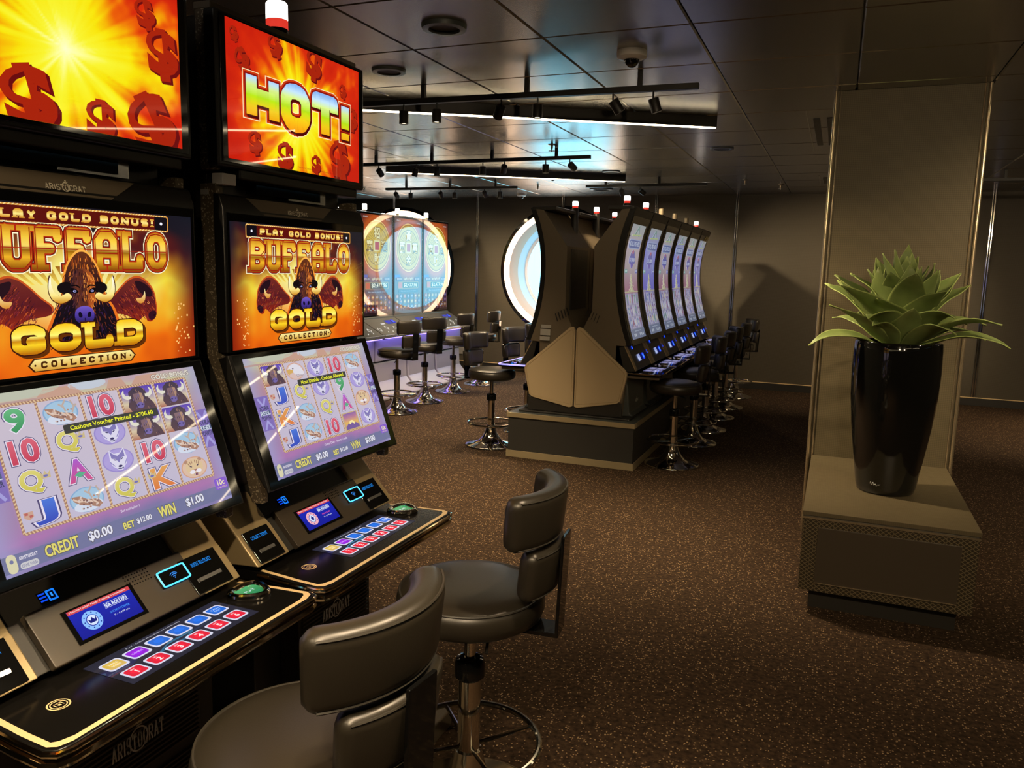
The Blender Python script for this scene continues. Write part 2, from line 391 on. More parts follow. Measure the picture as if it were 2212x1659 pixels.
            if clip:
                for ax_, lim, sg in ((0, 0, 1), (0, clip[0], -1), (1, 0, 1), (1, clip[1], -1)):
                    nw = []
                    for p in ps:
                        q = []
                        for a, b_ in zip(p, list(p[1:])+[p[0]]):
                            da, db = (a[ax_]-lim)*sg, (b_[ax_]-lim)*sg
                            if da >= 0: q.append(a)
                            if da*db < 0: k = da/(da-db); q.append((a[0]+(b_[0]-a[0])*k, a[1]+(b_[1]-a[1])*k))
                        if len(q) > 2: nw.append(q)
                    ps = nw
            for p in ps:
                o = len(V); V += [mp(q[0], q[1], z) for q in p]; F.append(tuple(range(o, o+len(p))))
                C += [col(q[0], q[1]) if callable(col) else col for q in p]
        me = bpy.data.meshes.new(name); me.from_pydata([tuple(v) for v in V], [], F); me.update(); me.materials.append(MT[m])
        ca = me.color_attributes.new('Col', 'FLOAT_COLOR', 'CORNER'); A = np.ones((len(C), 4), 'f'); A[:, :3] = np.array(C, 'f').clip(0, None)
        if wash: A[:, :3] = A[:, :3]*(1-wash[1])+np.array(wash[0], 'f')*wash[1]  # veiling glare painted in by blending towards a pale tone
        a = A[:, :3]; A[:, :3] = np.where(a <= .04045, a/12.92, ((a+.055)/1.055)**2.4); ca.data.foreach_set('color', A.ravel())
        # keep every face towards the viewer
        P = me.polygons; N0 = (mp(0, 0, 1)-mp(0, 0, 0))
        if P and P[0].normal.dot(N0) < 0 or True:
            bm = bmesh.new(); bm.from_mesh(me); bm.normal_update()
            fl = [f for f in bm.faces if f.normal.dot(N0) < 0]
            if fl: bmesh.ops.reverse_faces(bm, faces=fl)
            bm.to_mesh(me); bm.free()
        o = bpy.data.objects.new(name, me); COL.objects.link(o); o.parent = parent; return o
def flat(O, U, V, N, kx, ky, eps=.00035):
    O, U, V, N = (Vector(q) for q in (O, U, V, N))
    return lambda x, y, z: O+U*(x*kx)+V*(y*ky)+N*(z*eps)
def hexc(h): return tuple(int(h[i:i+2], 16)/255 for i in (0, 2, 4))
rnd = random.Random(5)
def noise2(X, Y, s, seed=0):
    rs = np.random.RandomState(seed); T = rs.rand(64, 64); x = X*s; y = Y*s; xi = np.floor(x).astype(int); yi = np.floor(y).astype(int); fx = x-xi; fy = y-yi
    fx = fx*fx*(3-2*fx); fy = fy*fy*(3-2*fy); g = lambda a, b_: T[a % 64, b_ % 64]
    return (g(xi, yi)*(1-fx)+g(xi+1, yi)*fx)*(1-fy)+(g(xi, yi+1)*(1-fx)+g(xi+1, yi+1)*fx)*fy
def fbm(X, Y, s, seed=0): return (noise2(X, Y, s, seed)*.5+noise2(X, Y, s*2, seed+1)*.3+noise2(X, Y, s*4.1, seed+2)*.2)
def ramp(v, *st):
    xs = [a for a, _ in st]; return [np.interp(v, xs, [c[i] for _, c in st]) for i in range(3)]
def blend(A, B, t): return [a*(1-t)+b_*t for a, b_ in zip(A, B)]
# ================================================================ SETTING
YB = 10.33; XL, XR, YF = -9.2, 4.2, -3.6
box('floor', 'carpet', XL, XR, YF, YB+.02, -.05, 0, kind='structure')
# ceiling of square metal panels with chamfered edges
mb = MB(); px = .62; xs = []; x = -.61
while x > XL: x -= px
while x < XR: xs.append(x); x += px
ys = []; y = 3.27
while y > YF: y -= px
while y < YB: ys.append(y); y += px
for x in xs:
    for y in ys:
        x0, x1, y0, y1 = max(x+.002, XL), min(x+px-.002, XR), max(y+.002, YF), min(y+px-.002, YB); c = .006
        if x1-x0 < .03 or y1-y0 < .03: continue
        v = [(x0, y0, CEIL+c), (x1, y0, CEIL+c), (x1, y1, CEIL+c), (x0, y1, CEIL+c), (x0+c, y0+c, CEIL), (x1-c, y0+c, CEIL), (x1-c, y1-c, CEIL), (x0+c, y1-c, CEIL)]
        mb.add(v, [(4, 7, 6, 5)], 0); mb.add(v, [(0, 4, 5, 1), (1, 5, 6, 2), (2, 6, 7, 3), (3, 7, 4, 0)], 1)
mb.box(XL, XR, YF, YB, CEIL+.02, CEIL+.06, 2)
mb.build('ceiling', ['ceiling_metal', 'seam_metal', 'black_satin'], kind='structure', smooth=0, fix=False)
# back wall with two round openings
mb = MB(); R0 = .83; HS = 1.05
def wallquad(x0, x1, z0, z1): mb.add([(x0, YB, z0), (x1, YB, z0), (x1, YB, z1), (x0, YB, z1)], [(0, 1, 2, 3)])
edges = [XL]+[q for (wx, wz) in WIN for q in (wx-HS, wx+HS)]+[XR]
for i in range(0, len(edges), 2): wallquad(edges[i], edges[i+1], 0, CEIL+.02)
for (wx, wz) in WIN:
    N = 96; inn = []; out = []
    for k in range(N):
        a = 2*PI*k/N; c, s = math.cos(a), math.sin(a); inn.append((wx+R0*c, YB, wz+R0*s))
        tx = HS/abs(c) if abs(c) > 1e-6 else 1e9; tz = ((CEIL+.02-wz) if s > 0 else wz)/abs(s) if abs(s) > 1e-6 else 1e9; t = min(tx, tz)
        out.append((wx+t*c, YB, wz+t*s))
    mb.add(inn+out, [(k, (k+1) % N, (k+1) % N+N, k+N) for k in range(N)])
    for sx_, sz in ((1, 1), (-1, 1), (-1, -1), (1, -1)):     # fill the four corners
        zc = CEIL+.02 if sz > 0 else 0; cand = [p for p in out if (p[0]-wx)*sx_ > 0 and (p[2]-wz)*sz > 0]
        p1 = min([p for p in cand if abs(abs(p[0]-wx)-HS) < 1e-6], key=lambda p: abs(p[2]-zc)); p2 = [p for p in cand if abs(p[2]-zc) < 1e-6]
        if p2: p2 = max(p2, key=lambda p: abs(p[0]-wx)); mb.add([p1, (wx+sx_*HS, YB, zc), p2], [(0, 1, 2)])
mb.build('wall_back', 'wall_fabric', kind='structure', smooth=0, fix=False)
box('wall_left', 'wall_fabric', XL-.1, XL, YF, YB, 0, CEIL, kind='structure')
box('wall_right', 'wall_fabric', XR, XR+.1, YF, YB, 0, CEIL, kind='structure')
box('wall_front', 'wall_fabric', XL, XR, YF-.1, YF, 0, CEIL, kind='structure')
# black recessed baseboard with a bright metal lip
mb = MB().box(XL, XR, YB-.012, YB, 0, .088, 0).box(XL, XR, YB-.022, YB, .088, .096, 1)
mb.build('baseboard_back', ['black_satin', 'gold_paint'], kind='structure')
# vertical twin-tube metal strips between the wall panels
for i, x in enumerate((-6.15, -4.79, -3.52, -2.25, -1.235, .17, 1.53, 2.9)):
    if i in (0, 2): z0 = 2.27
    else: z0 = .096
    mb = MB()
    for dx in (-.011, .011): mb.tube([(x+dx, YB-.008, z0), (x+dx, YB-.008, CEIL)], .0085, 10)
    mb.box(x-.024, x+.024, YB-.004, YB, z0, CEIL, 1)
    mb.build('trim_%d' % (i+1), ['chrome', 'black_satin'], kind='structure')
# portholes
for i, (wx, wz) in enumerate(WIN):
    def lathe_y(prof, mt, name, parent=None, kind=None):
        mb = MB(); n = 96; k = len(prof); v = []
        for q in range(n):
            a = 2*PI*q/n
            for r, yy in prof: v.append((wx+r*math.cos(a), YB+yy, wz+r*math.sin(a)))
        mb.add(v, [(q*k+j, ((q+1) % n)*k+j, ((q+1) % n)*k+j+1, q*k+j+1) for q in range(n) for j in range(k-1)])
        return mb.build(name, mt, parent, kind=kind, smooth=30)
    t = lathe_y([(.75, .012), (.73, .07), (.70, .16), (.695, .20)], 'tunnel_peach', 'window_%d' % (i+1), kind='structure')
    lathe_y([(.695, .20), (.66, .30), (.65, .36), (.61, .365)], 'tunnel_white', 'inner_reveal', t)
    lathe_y([(.765, .0), (.77, -.006), (.815, -.006), (.825, .0), (.825, .02), (.75, .02), (.75, .012), (.765, .0)], 'ring_light', 'ring_light', t)
    lathe_y([(.825, .01), (.825, -.012), (.87, -.012), (.875, 0.0)], 'black_gloss', 'outer_rim', t)
    g = MB(); N = 64; g.add([(wx+.612*math.cos(2*PI*k/N), YB+.362, wz+.612*math.sin(2*PI*k/N)) for k in range(N)], [tuple(range(N))]); g.build('glass_pane', 'window_glass', t, smooth=0, fix=False)
# ================================================================ COLUMN, PLANTER BENCH, POT, PLANT
t = thing('support_column', 'square fabric-clad column with chrome corner strips behind the planter bench', 'column', (.27, 4.65, 0))
cx0, cx1 = -.355, .35
box('cladding', 'column_fabric', cx0, cx1, 0, .7, 0, CEIL-.001, t)
for x in (cx0, cx1):
    s = 1 if x > 0 else -1
    mb = MB(); mb.tube([(x+s*.002, -.004, .0), (x+s*.002, -.004, CEIL-.002)], .009, 12); mb.tube([(x-s*.020, -.002, .0), (x-s*.020, -.002, CEIL-.002)], .005, 8); mb.build('corner_strip', 'brass_strip', t)
t = thing('planter_bench', 'low brown bench with diamond-lattice front panel and overhanging slab at the foot of the column', 'bench', (.27, 3.5, 0))
b0, b1 = -.333, .33
mb = MB().box(b0, b1, 0, 1.14, .10, .42, 0); mb.build('lattice_body', 'diamond_lattice', t, smooth=0)
box('toe_kick', 'black_satin', b0+.045, b1-.045, .07, 1.13, 0, .10, t)
box('inset_panel', 'dark_panel', b0+.062, b1-.06, -.006, .0, .142, .386, t, .002)
mb = MB().box(b0-.004, b1+.004, -.006, 1.14, .42, .428).box(b0+.062, b1-.06, -.010, -.005, .139, .143); mb.build('metal_edging', 'brass_strip', t)
box('slab_top', 'slab_laminate', b0-.004, b1+.004, -.004, 1.145, .434, .452, t, .001)
box('shadow_gap', 'black_satin', b0+.004, b1-.004, .004, 1.14, .428, .434, t)
pt = thing('plant_pot', 'tall tapering glossy black planter standing on the bench slab', 'planter', (.275, 4.02, .452))
prof = [(0, 0.0), (.116, 0), (.124, .006), (.13, .03), (.15, .16), (.172, .32), (.184, .45), (.188, .56), (.186, .66), (.184, .70), (.180, .706), (.172, .704), (.169, .69), (.166, .62), (0, .62)]
MB().lathe(prof, 64).build('shell', 'glossy_pot', pt, smooth=40)
MB().lathe([(0, .63), (.16, .63), (.164, .61), (0, .61)], 32).build('soil', 'soil', pt)
# maker's scribble near the foot of the pot
sc = []; 
for k in range(60):
    u = k/59; a = -PI/2-.55+u*.34; rr_ = .1335+.0018+.0
    sc.append(((rr_+.0015)*math.cos(a), (rr_+.0015)*math.sin(a), .052+.008*math.sin(u*26)*(1-u)+.003*math.sin(u*7)))
MB().tube(sc, .0011, 5).build('signature_mark', 'silver', pt)
def agave(cx, cy_, cz):
    rng = random.Random(11); V = []; F = []; E = []
    tiers = [(4, 82, .35, .070), (7, 70, .39, .078), (10, 56, .41, .084), (12, 41, .40, .084), (12, 27, .38, .076), (8, 15, .41, .050)]
    off = 0
    for ti, (cnt, el, ln_, wd_) in enumerate(tiers):
        for k in range(cnt):
            az = 2*PI*(k+rng.uniform(-.18, .18))/cnt+ti*.55; e0 = math.radians(el+rng.uniform(-11, 11)); l = ln_*rng.uniform(.84, 1.12); w = wd_*rng.uniform(.9, 1.15)
            bend = rng.uniform(.15, .5)*(1 if ti > 1 else .4)*(1 if rng.random() > .25 else -1); tw = rng.uniform(-.5, .5)
            p = Vector((math.cos(az)*.02, math.sin(az)*.02, -.02+(5-ti)*.012)); ns = 13; o = len(V); e_ = e0
            for i in range(ns+1):
                u = i/ns
                e_ = e0+.30*math.sin(u*PI*1.3)-bend*1.3*u*u+(.35*(u-.6)**2*8*(u > .6)*(1 if ti < 4 else 0))
                d = Vector((math.cos(az)*math.cos(e_), math.sin(az)*math.cos(e_), math.sin(e_)))
                if i: p = p+d*l/ns
                side = Vector((-math.sin(az), math.cos(az), 0)); nr = side.cross(d); side = side*math.cos(tw*u)+nr*math.sin(tw*u); nr = side.cross(d)
                hw = w*(.50+.62*math.sin(min(1, u*1.55)*PI/2)**1.2)*(max(0, 1-max(0, (u-.38)/.62)**1.35))+.0006
                for q, s_ in enumerate((-1, -.88, -.45, 0, .45, .88, 1)):
                    V.append(tuple(p+side*(hw*s_)+nr*(.26*hw*(s_*s_)-.0)*(-1)+nr*(.0025*math.sin(u*17+s_*3+k))))
                    E.append(1. if abs(s_) == 1 or i >= ns-0 else 0.)
            for i in range(ns):
                for q in range(6): a = o+i*7+q; F.append((a, a+1, a+8, a+7))
    me = bpy.data.meshes.new('agave_plant'); me.from_pydata(V, [], F); me.update(); me.materials.append(MT['agave_leaf'])
    at = me.attributes.new('edge', 'FLOAT', 'POINT'); at.data.foreach_set('value', E)
    me.polygons.foreach_set('use_smooth', [True]*len(me.polygons))
    ob = bpy.data.objects.new('agave_plant', me); COL.objects.link(ob); ob.location = (cx, cy_, cz)
    md = ob.modifiers.new('thickness', 'SOLIDIFY'); md.thickness = .004; md.offset = 0
    tag(ob, 'artificial green agave with broad pointed leaves growing out of the glossy black pot', 'plant'); return ob
agave(.275, 4.02, 1.135)
# ================================================================ CEILING FITTINGS
def track(name, x0, y0, x1, y1, spots, stems, label, tilt={}, lit=True, power=10, drop=.085):
    L_ = math.hypot(x1-x0, y1-y0); a = math.atan2(y1-y0, x1-x0); z = CEIL-drop
    t = thing(name, label, 'track light', (x0, y0, z), a, 'black ceiling track rails')
    MB().box(0, L_, -.016, .016, -.012, .016).build('rail', 'black_satin', t, .002)
    for s in stems: MB().box(s-x0-.011, s-x0+.011, -.011, .011, .016, drop-.001).build('hanger', 'black_satin', t)
    for k, s in enumerate(spots):
        tx, ty = tilt.get(k, (0, 0)); q = bpy.data.objects.new('spot_lamp', None); 
        mb = MB(); mb.tube([(0, 0, -.012), (0, 0, -.045)], .005, 8); R = Matrix.Rotation(tx, 3, 'X') @ Matrix.Rotation(ty, 3, 'Y')
        b2 = MB().lathe([(0, 0), (.024, 0), (.026, -.003), (.026, -.066), (.0235, -.068), (.0215, -.060), (0, -.060)], 20)
        mb.add([tuple(R @ Vector(v)+Vector((0, 0, -.045))) for v in b2.v], b2.f)
        o = mb.build('spot_lamp', 'black_satin', t, loc=(s-x0, 0, 0))
        b3 = MB().lathe([(0, -.0615), (.0213, -.0615)], 20); MB().add([tuple(R @ Vector(v)+Vector((0, 0, -.045))) for v in b3.v], b3.f).build('lens', 'spot_lens', o, fix=False)
        if lit:
            l = bpy.data.lights.new('spot_beam', 'SPOT'); l.energy = power; l.color = (1, .76, .47); l.spot_size = math.radians(84); l.spot_blend = .9; l.shadow_soft_size = .025
            lo = bpy.data.objects.new('spot_beam', l); COL.objects.link(lo); lo.parent = o; d = R @ Vector((0, 0, -.078)); lo.location = d+Vector((0, 0, -.045)); lo.rotation_euler = (R.to_4x4()).to_euler()
    return t
track('track_light', -3.0, 3.87, -.686, 3.955, [-2.7, -2.261, -2.063, -1.693, -1.493, -1.1, -.901], [-2.75, -2.142, -1.553, -.969], 'long black track rail with six spots nearest the camera above the bright diagonal tube', {0: (.3, 0), 1: (0, 0), 3: (.5, .5), 5: (.3, -.55), 6: (.15, -.3)}, power=110)
track('track_light', -4.35, 6.19, -1.88, 6.14, [-3.841, -3.456, -3.253, -2.818, -2.621, -2.256, -2.051], [-3.865, -3.303, -2.735, -2.166], 'black track rail with seven spots just above the shorter glowing tube', {1: (0, .3), 4: (.7, .4), 0: (.9, 0), 6: (.8, -.5)}, power=100)
track('track_light', -4.99, 8.19, -3.35, 8.24, [-4.863, -4.665, -4.286, -4.103, -3.741, -3.55], [-4.721, -4.162, -3.606], 'far black track rail with six spots in front of the back wall at the left', {0: (.9, 0), 2: (.8, 0), 4: (.9, 0)}, power=110)
track('track_light', -2.57, 8.27, -1.3, 8.25, [-2.181, -1.983], [-2.352, -1.782], 'short black track rail with two spots above the curved-screen machines', {0: (.9, 0), 1: (.8, -.7)}, power=210)
track('track_light', -1.6, -.3, 1.6, .1, [-1.2, -.3, .4, 1.2], [-1.1, 0, 1.1], 'black track rail behind the camera', {0: (.7, .2), 1: (.6, .1), 2: (1.32, .0), 3: (1.15, -.15)}, power=95)  # added rail, unseen: brightens the column and room from behind
track('track_light', -.35, .35, .1, 2.35, [-.2, .4, 1.0], [-.1, .9], 'black track rail overhead between the foreground machines and the camera', {0: (.0, -.0), 1: (.25, .45), 2: (.25, .2)}, power=75)  # added rail, unseen: lights the near decks and stools
track('track_light', 1.3, 3.2, 2.9, 3.3, [1.6, 2.6], [1.5, 2.5], 'black track rail right of the column outside the picture', {0: (.9, .2), 1: (1.1, 0)}, power=110)  # added rail, unseen: more light for the right side
track('track_light', 1.0, 8.3, 2.9, 8.4, [1.5, 2.2], [1.3, 2.6], 'black track rail over the lit carpet right of the column', {0: (.9, .5), 1: (.1, .1)}, power=170)
def tube_light(x0, y0, x1, y1, label):
    L_ = math.hypot(x1-x0, y1-y0); t = thing('tube_light', label, 'ceiling light', (x0, y0, CEIL-.065), math.atan2(y1-y0, x1-x0))
    MB().prism([(-.019, -.001), (-.016, -.001), (-.016, .008), (.016, .008), (.016, -.001), (.019, -.001), (.019, .064), (-.019, .064)], 0, L_, 'x').build('housing', 'black_satin', t)
    MB().box(0.004, L_-.004, -.0155, .0155, -.006, .006).build('diffuser', 'led_strip', t)
tube_light(-2.86, 3.975, -.784, 5.19, 'long glowing tube light running diagonally under the near ceiling')
tube_light(-4.163, 6.83, -2.09, 8.05, 'shorter glowing tube light farther back, below the middle track rail')
tube_light(1.2, -1.9, -2.2, -.5, 'glowing tube light behind the camera')  # added unseen tube, ambient fill from behind
tube_light(.9, .6, 3.0, 1.9, 'glowing tube light right of the camera')  # added unseen tube, ambient fill from the right
tube_light(-3.2, -1.0, -1.2, -3.2, 'second glowing tube light behind the camera')  # another added unseen tube for rear fill
tube_light(-8.0, 3.0, -5.5, 5.2, 'glowing tube light over the floor left of the foreground machines')  # added unseen tube, ambient fill from the left
tube_light(.93, 4.59, 2.5, 4.06, 'glowing tube light right of the column outside the picture')
tube_light(1.78, 5.70, 4.0, 6.5, 'glowing tube light far right of the column outside the picture')
def disc(x, y, r, label, m='seam_metal', deep=.02):
    t = thing('ceiling_speaker', label, 'ceiling speaker', (x, y, CEIL))
    MB().lathe([(r*.66, -deep*.5), (r*.7, -deep), (r*.97, -deep*.9), (r, -deep*.3), (r, 0)], 48).build('rim', 'teal_grey', t)
    MB().lathe([(0, -.002), (r*.3, -.003), (r*.68, -.006)], 32).build('grille', 'grey_body', t, fix=False)
disc(-1.55, 2.99, .092, 'large round ceiling speaker nearest the camera', deep=.018)
disc(-2.157, 3.568, .085, 'round flush ceiling speaker left of the first track rail', deep=.012)
disc(-.92, 6.485, .09, 'round flush ceiling disc right of the tube lights', deep=.01)
disc(-2.15, 7.73, .09, 'faint round ceiling disc above the end of the far tube light', deep=.01)
disc(-2.70, 9.3, .14, 'round ceiling disc near the back wall above the curved-screen bank', deep=.02)
def dome(x, y, label, s=1.):
    t = thing('dome_camera', label, 'security camera', (x, y, CEIL))
    MB().lathe([(0, 0), (.062*s, 0), (.064*s, -.006*s), (.062*s, -.026*s), (.05*s, -.032*s), (.034*s, -.036*s), (.03*s, -.03*s), (0, -.03*s)], 40).build('housing', 'white_plastic', t)
    MB().lathe([(.031*s, -.034*s)]+[(.031*s*math.cos(a*PI/16), -.034*s-.034*s*math.sin(a*PI/16)) for a in range(1, 9)], 32).build('dome', 'bezel_glass', t)
dome(-.923, 3.58, 'white dome camera in front of the near track rail', 1.05)
dome(-2.82, 7.91, 'small white ceiling sensor just over the far tube light', .9)
dome(-3.92, 9.8, 'white dome camera by the back wall above the round window')
def sprinkler(x, y, label):
    t = thing('fire_sprinkler', label, 'sprinkler', (x, y, CEIL))
    MB().lathe([(0, 0), (.03, 0), (.032, -.004), (.01, -.008), (.008, -.03), (.004, -.04), (.004, -.055), (0, -.055)], 20).build('body', 'brass_strip', t)
    MB().lathe([(0, -.046), (.026, -.047), (.026, -.050), (0, -.050)], 20).build('deflector', 'silver', t)
sprinkler(-2.155, 6.0, 'ceiling sprinkler between the two glowing tubes'); sprinkler(-3.33, 8.83, 'ceiling sprinkler left of the far speaker disc'); sprinkler(-5.7, 8.83, 'ceiling sprinkler above the gold coin machines')
sprinkler(-.977, 8.68, 'ceiling sprinkler beside the wall strip right of the curved machines'); sprinkler(-.66, 9.2, 'ceiling sprinkler farther right near the column'); 
for y0, y1, lb in ((5.4, 6.5, 'pair of dark ceiling vent slots close to the column top'), (8.6, 9.2, 'small pair of ceiling vent slots farther behind the column')):
    t = thing('ceiling_vent', lb, 'vent', (-.16, (y0+y1)/2, CEIL)); h_ = (y1-y0)/2
    for dx in (-.045, .035): MB().box(dx-.02, dx+.02, -h_, h_, -.003, .001).build('slot', 'black_plastic', t)
    MB().box(-.1, -.094, -h_*1.5, h_*1.5, -.003, .001).build('edge_strip', 'seam_metal', t)
o = box('wall_outlet', 'silver_plate', -5.06, -4.98, YB-.012, YB-.0005, .19, .29, None, .002); tag(o, 'small pale outlet plate low on the back wall', 'outlet')
# ================================================================ STOOLS (local +X = back of the stool)
def make_stool(name='casino_stool'):
    t = thing(name, '', 'stool', (0, 0, 0), 0, 'round black leather casino stools')
    MB().lathe([(0, 0), (.2, 0), (.207, .004), (.205, .010), (.19, .016), (.14, .026), (.095, .045), (.066, .078), (.048, .115), (.040, .15), (.036, .17), (0, .17)], 48).build('base', 'chrome', t)
    MB().lathe([(0, .14), (.030, .14), (.030, .385), (0, .385)], 28).build('column', 'chrome', t)
    MB().lathe([(0, .375), (.036, .375), (.040, .38), (.040, .42), (.036, .428), (.028, .43), (.020, .418), (0, .418)], 28).build('collar', 'black_gloss', t)
    MB().lathe([(0, .40), (.0155, .40), (.0155, .555), (0, .555)], 20).build('piston', 'chrome', t)
    f = MB().tube([(.19*math.cos(2*PI*k/48), .19*math.sin(2*PI*k/48), .19) for k in range(48)], .0085, 10, True); f.build('footrest_ring', 'chrome', t)
    for a in (40, 130, 220, 310):
        c, s = math.cos(math.radians(a)), math.sin(math.radians(a)); MB().tube([(c*.028, s*.028, .18), (c*.186, s*.186, .19)], .006, 8).build('footrest_spoke', 'chrome', t)
    MB().lathe([(0, .548), (.05, .548), (.17, .553), (.187, .565), (.194, .585), (.193, .605), (.186, .622), (.18, .626), (.17, .633), (.14, .640), (.08, .644), (0, .646)], 56).build('seat', 'leather', t, smooth=60)
    MB().tube([(.1855*math.cos(2*PI*k/56), .1855*math.sin(2*PI*k/56), .6245) for k in range(56)], .0032, 6, True).build('seat_piping', 'leather_piping', t)
    def pad(nm, z0, z1, ha, r, th, lean=0.):
        mb = MB(); ns = 34; sec = rrect(-th/2, th/2, z0, z1, th*.42, 5); k = len(sec); v = []; ctr = []
        for i in range(ns+1):
            a = -ha+2*ha*i/ns; u = abs(2*i/ns-1); sh = 1-max(0, (u-.86)/.14)**2.2*.55
            for (q, z) in sec:
                zm = (z0+z1)/2; zz_ = zm+(z-zm)*(1-max(0, (u-.86)/.14)**2.2*.22); rr_ = r+q*sh+lean*(z-z0)
                v.append((rr_*math.cos(a)+.008, rr_*math.sin(a), zz_))
        fs = [(i*k+j, (i+1)*k+j, (i+1)*k+(j+1) % k, i*k+(j+1) % k) for i in range(ns) for j in range(k)]+[tuple(range(k))[::-1], tuple(ns*k+j for j in range(k))]
        o = mb.add(v, fs).build(nm, 'leather', t, smooth=65)
        def edge(side, zt):
            pts = []
            for i in range(2, ns-1):
                a = -ha+2*ha*i/ns; rr_ = r+side*(th/2-.004)+lean*(zt-z0); pts.append((rr_*math.cos(a)+.008, rr_*math.sin(a), zt))
            return pts
        mb = MB(); mb.tube(edge(1, z1-.010), .0026, 5); mb.tube(edge(1, z0+.010), .0026, 5); mb.build('piping', 'leather_piping', o)
    pad('backrest_upper', .785, .922, math.radians(50), .194, .062, .10)
    pad('backrest_lower', .652, .780, math.radians(36), .192, .058, .12)
    mb = MB(); mb.prism([(.02, .538), (.243, .538), (.243, .56), (.252, .80), (.243, .80), (.234, .55), (.02, .55)], -.038, .038, 'y'); mb.build('back_bracket', 'black_gloss', t, .002)
    MB().tube([(.02, -.02, .535), (.08, -.10, .53), (.085, -.125, .515)], .0045, 6).build('lever', 'black_satin', t)
    return t
stool0 = make_stool()
ST = [(-.81, 1.06, -6, 'large foreground black stool in front of the nearest machine, cut by the bottom edge'),
      (-.825, 1.775, 6, 'second foreground black stool with its chrome base showing, in front of the HOT! machine'),
      (-1.07, 5.88, 8, 'front stool of the row right of the curved-screen bank'),
      (-1.06, 6.72, 14, 'second stool from the front in the row right of the curved-screen bank'),
      (-1.06, 7.36, 6, 'third stool from the front in the row right of the curved-screen bank'),
      (-1.07, 8.05, 18, 'fourth stool from the front in the row right of the curved-screen bank'),
      (-1.06, 8.72, 5, 'fifth stool from the front in the row right of the curved-screen bank'),
      (-1.05, 9.55, 25, 'rearmost stool of the row right of the curved-screen bank, against the wall'),
      (-2.555, 5.83, 172, 'stool at the near left corner of the curved-screen platform, seat turned from its low back'),
      (-2.50, 6.50, 168, 'stool behind the platform corner stool, only its back pads in view'),
      (-2.55, 7.20, 176, 'stool mostly hidden by the left edge of the curved-screen bank'),
      (-3.975, 6.73, -12, 'nearest stool at the gold coin machines'),
      (-4.04, 7.42, -22, 'second nearest stool at the gold coin machines'),
      (-4.09, 8.2, -4, 'third nearest stool at the gold coin machines, left of the wall strip'),
      (-4.06, 8.90, 4, 'farthest stool at the gold coin machines, right of the wall strip')]
for i, (x, y, r, lb) in enumerate(ST):
    if i == 0: stool0.location = (x, y, 0); stool0.rotation_euler = (0, 0, math.radians(r)); stool0['label'] = lb
    else: dup(stool0, (x, y, 0), math.radians(r), lb)
# ================================================================ SCREEN ARTWORK
def burst(W, H, cu, cv, nr=46, seed=3, zoom=1.):
    rs = np.random.RandomState(seed); ray = rs.rand(nr*4); wob = rs.rand(64)
    def fn(X, Y):
        dx = (X/W-cu)*W/H; dy = (Y/H-cv); r = np.hypot(dx, dy)/zoom; th = (np.arctan2(dy, dx)/(2*PI)) % 1
        t = th*nr; i = np.floor(t).astype(int); f = t-i; f = f*f*(3-2*f); a = ray[i % nr]*(1-f)+ray[(i+1) % nr]*f
        t2 = th*nr*3; i2 = np.floor(t2).astype(int); f2 = t2-i2; b_ = ray[nr+(i2 % (nr*3))]*(1-f2)+ray[nr+((i2+1) % (nr*3))]*f2
        cl = fbm(X/H, Y/H, 5, seed); q = r*1.05+(.5-a)*.34*np.clip(r*2.5, 0, 1)+(.5-b_)*.16*np.clip(r*3, 0, 1)+(cl-.5)*.85*np.clip(r*1.4-.25, 0, 1)
        return ramp(q, (0, (1., 1., .80)), (.05, (1., 1., .62)), (.15, (.98, .96, .20)), (.34, (.98, .90, .05)), (.48, (.97, .70, .03)), (.62, (.93, .38, .04)), (.78, (.84, .17, .05)), (1.1, (.78, .12, .05)))
    return fn
def dollar(a, x, y, s, z, rot=0., dark=(.42, .05, .06), face=(.66, .14, .05)):
    a.text('$', x+s*.07, y-s*.05, s, dark, z, off=.06, rot=rot, w=s*.72); a.text('$', x+s*.04, y-s*.03, s, dark, z+.3, off=.06, rot=rot, w=s*.72); a.text('$', x, y, s, face, z+1, off=.055, rot=rot, w=s*.72)
